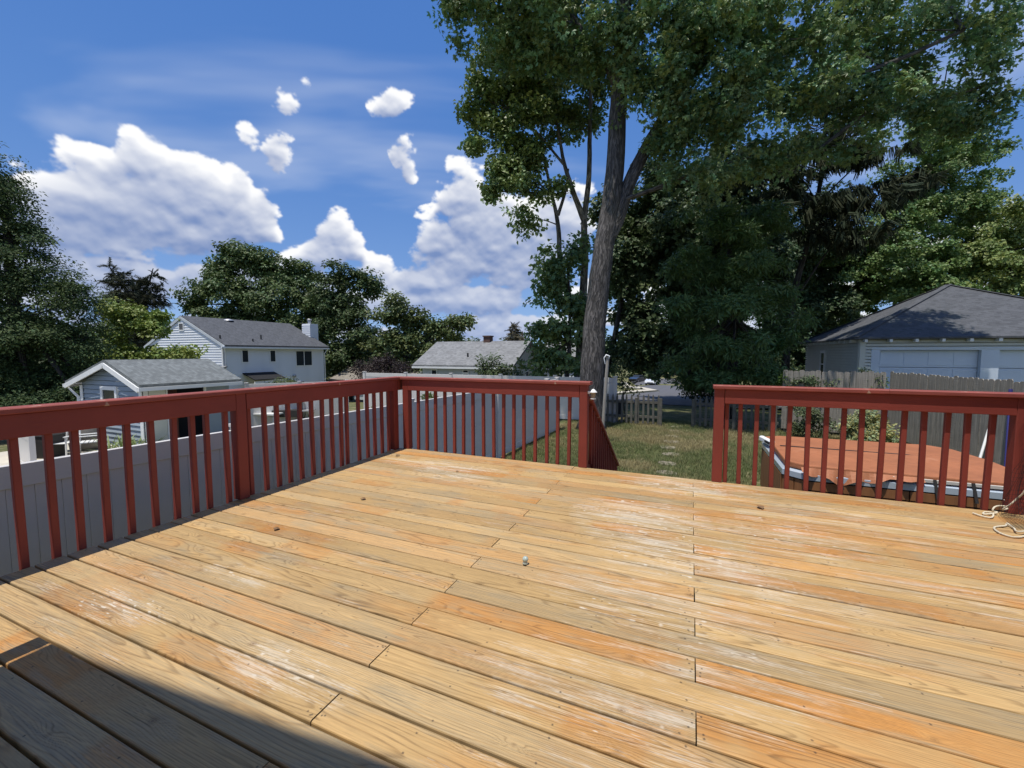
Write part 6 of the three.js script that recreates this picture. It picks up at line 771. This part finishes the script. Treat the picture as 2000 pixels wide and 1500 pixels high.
  [[215, 892, 'sword-leaved plant at the left of the clump before the shed'], [240, 888, 'sword-leaved plant in the middle of the clump before the shed'], [268, 884, 'sword-leaved plant right of the clump by the shed door'], [300, 880, 'rightmost tall sword-leaved plant by the shed door'], [606, 832, 'grassy sword-leaved plant in the bed before the far pale fence']].forEach(([x, y, lb], k) => { let yy = -2.1, q; for (let j = 0; j < 4; j++) { q = onY(x, y, yy); yy = T(q.x, q.z); } const t = base('sword_plant', [q.x, yy + 0.03, q.z]); tag(t, lb, 'plant', 'sword-leaved plants in the pool yard'); const m = mesh('leaves', blade(26, 0.95, 80 + k), bm, t); m.userData.kind = 'stuff'; });
  // lawn
  const tuft = (() => { const r = rng(3), g = new GB(); for (let k = 0; k < 11; k++) { const a = r() * 6.28, x = (r() - 0.5) * 0.12, z = (r() - 0.5) * 0.12, h = 0.035 + r() * 0.05, b = 0.02 + r() * 0.05, w = 0.0035 + r() * 0.002, dx = Math.cos(a), dz = Math.sin(a); g.tri(V3(x - dz * w, 0, z + dx * w), V3(x + dz * w, 0, z - dx * w), V3(x + dx * b, h, z + dz * b)); } return g.geo(); })();
  const r = rng(17), list = []; for (let k = 0; k < 52000; k++) { const D = 4.9 + Math.pow(r(), 1.15) * 12.5, X = -4.2 + r() * 9.6; if (X > 1.2 && X < 4.2 && D > 7 && D < 9.6) continue; const v = fb2(X * 0.9, D * 0.9, 3, 77); if (r() > 0.25 + v * 1.1) continue; list.push([X, D, v]); }
  const gm = phys([1, 1, 1], { rough: 0.85, side: THREE.DoubleSide, transmission: 0.25, thickness: 0 }), im = new THREE.InstancedMesh(tuft, gm, list.length), m = new THREE.Matrix4(), q = new THREE.Quaternion(), c = new THREE.Color(); im.name = 'lawn_grass'; tag(im, 'short dry green grass on the lawn beyond the deck', 'grass', null, 'stuff');
  list.forEach(([X, D, v], k) => { q.setFromEuler(new THREE.Euler(0, r() * 6.28, 0)); const s = 0.7 + r() * 0.7; m.compose(V3(X, T(X, -D) + (fb2(X * 0.6, -D * 0.6, 3, 2) - 0.5) * 0.07 - 0.004, -D), q, V3(s, s, s)); im.setMatrixAt(k, m); const dry = Math.min(1, sst(0.42, 0.66, fb2(X * 0.7 + 9, D * 0.7, 3, 78)) + (r() < 0.18 ? 0.6 : 0)), a = 0.75 + r() * 0.5; c.setRGB(lerp(0.125, 0.30, dry) * a, lerp(0.155, 0.255, dry) * a, lerp(0.045, 0.12, dry) * a); im.setColorAt(k, c); }); scene.add(im);
}
scene.traverse(o => { if (o.isMesh) sh(o); });
renderer.render(scene, camera);
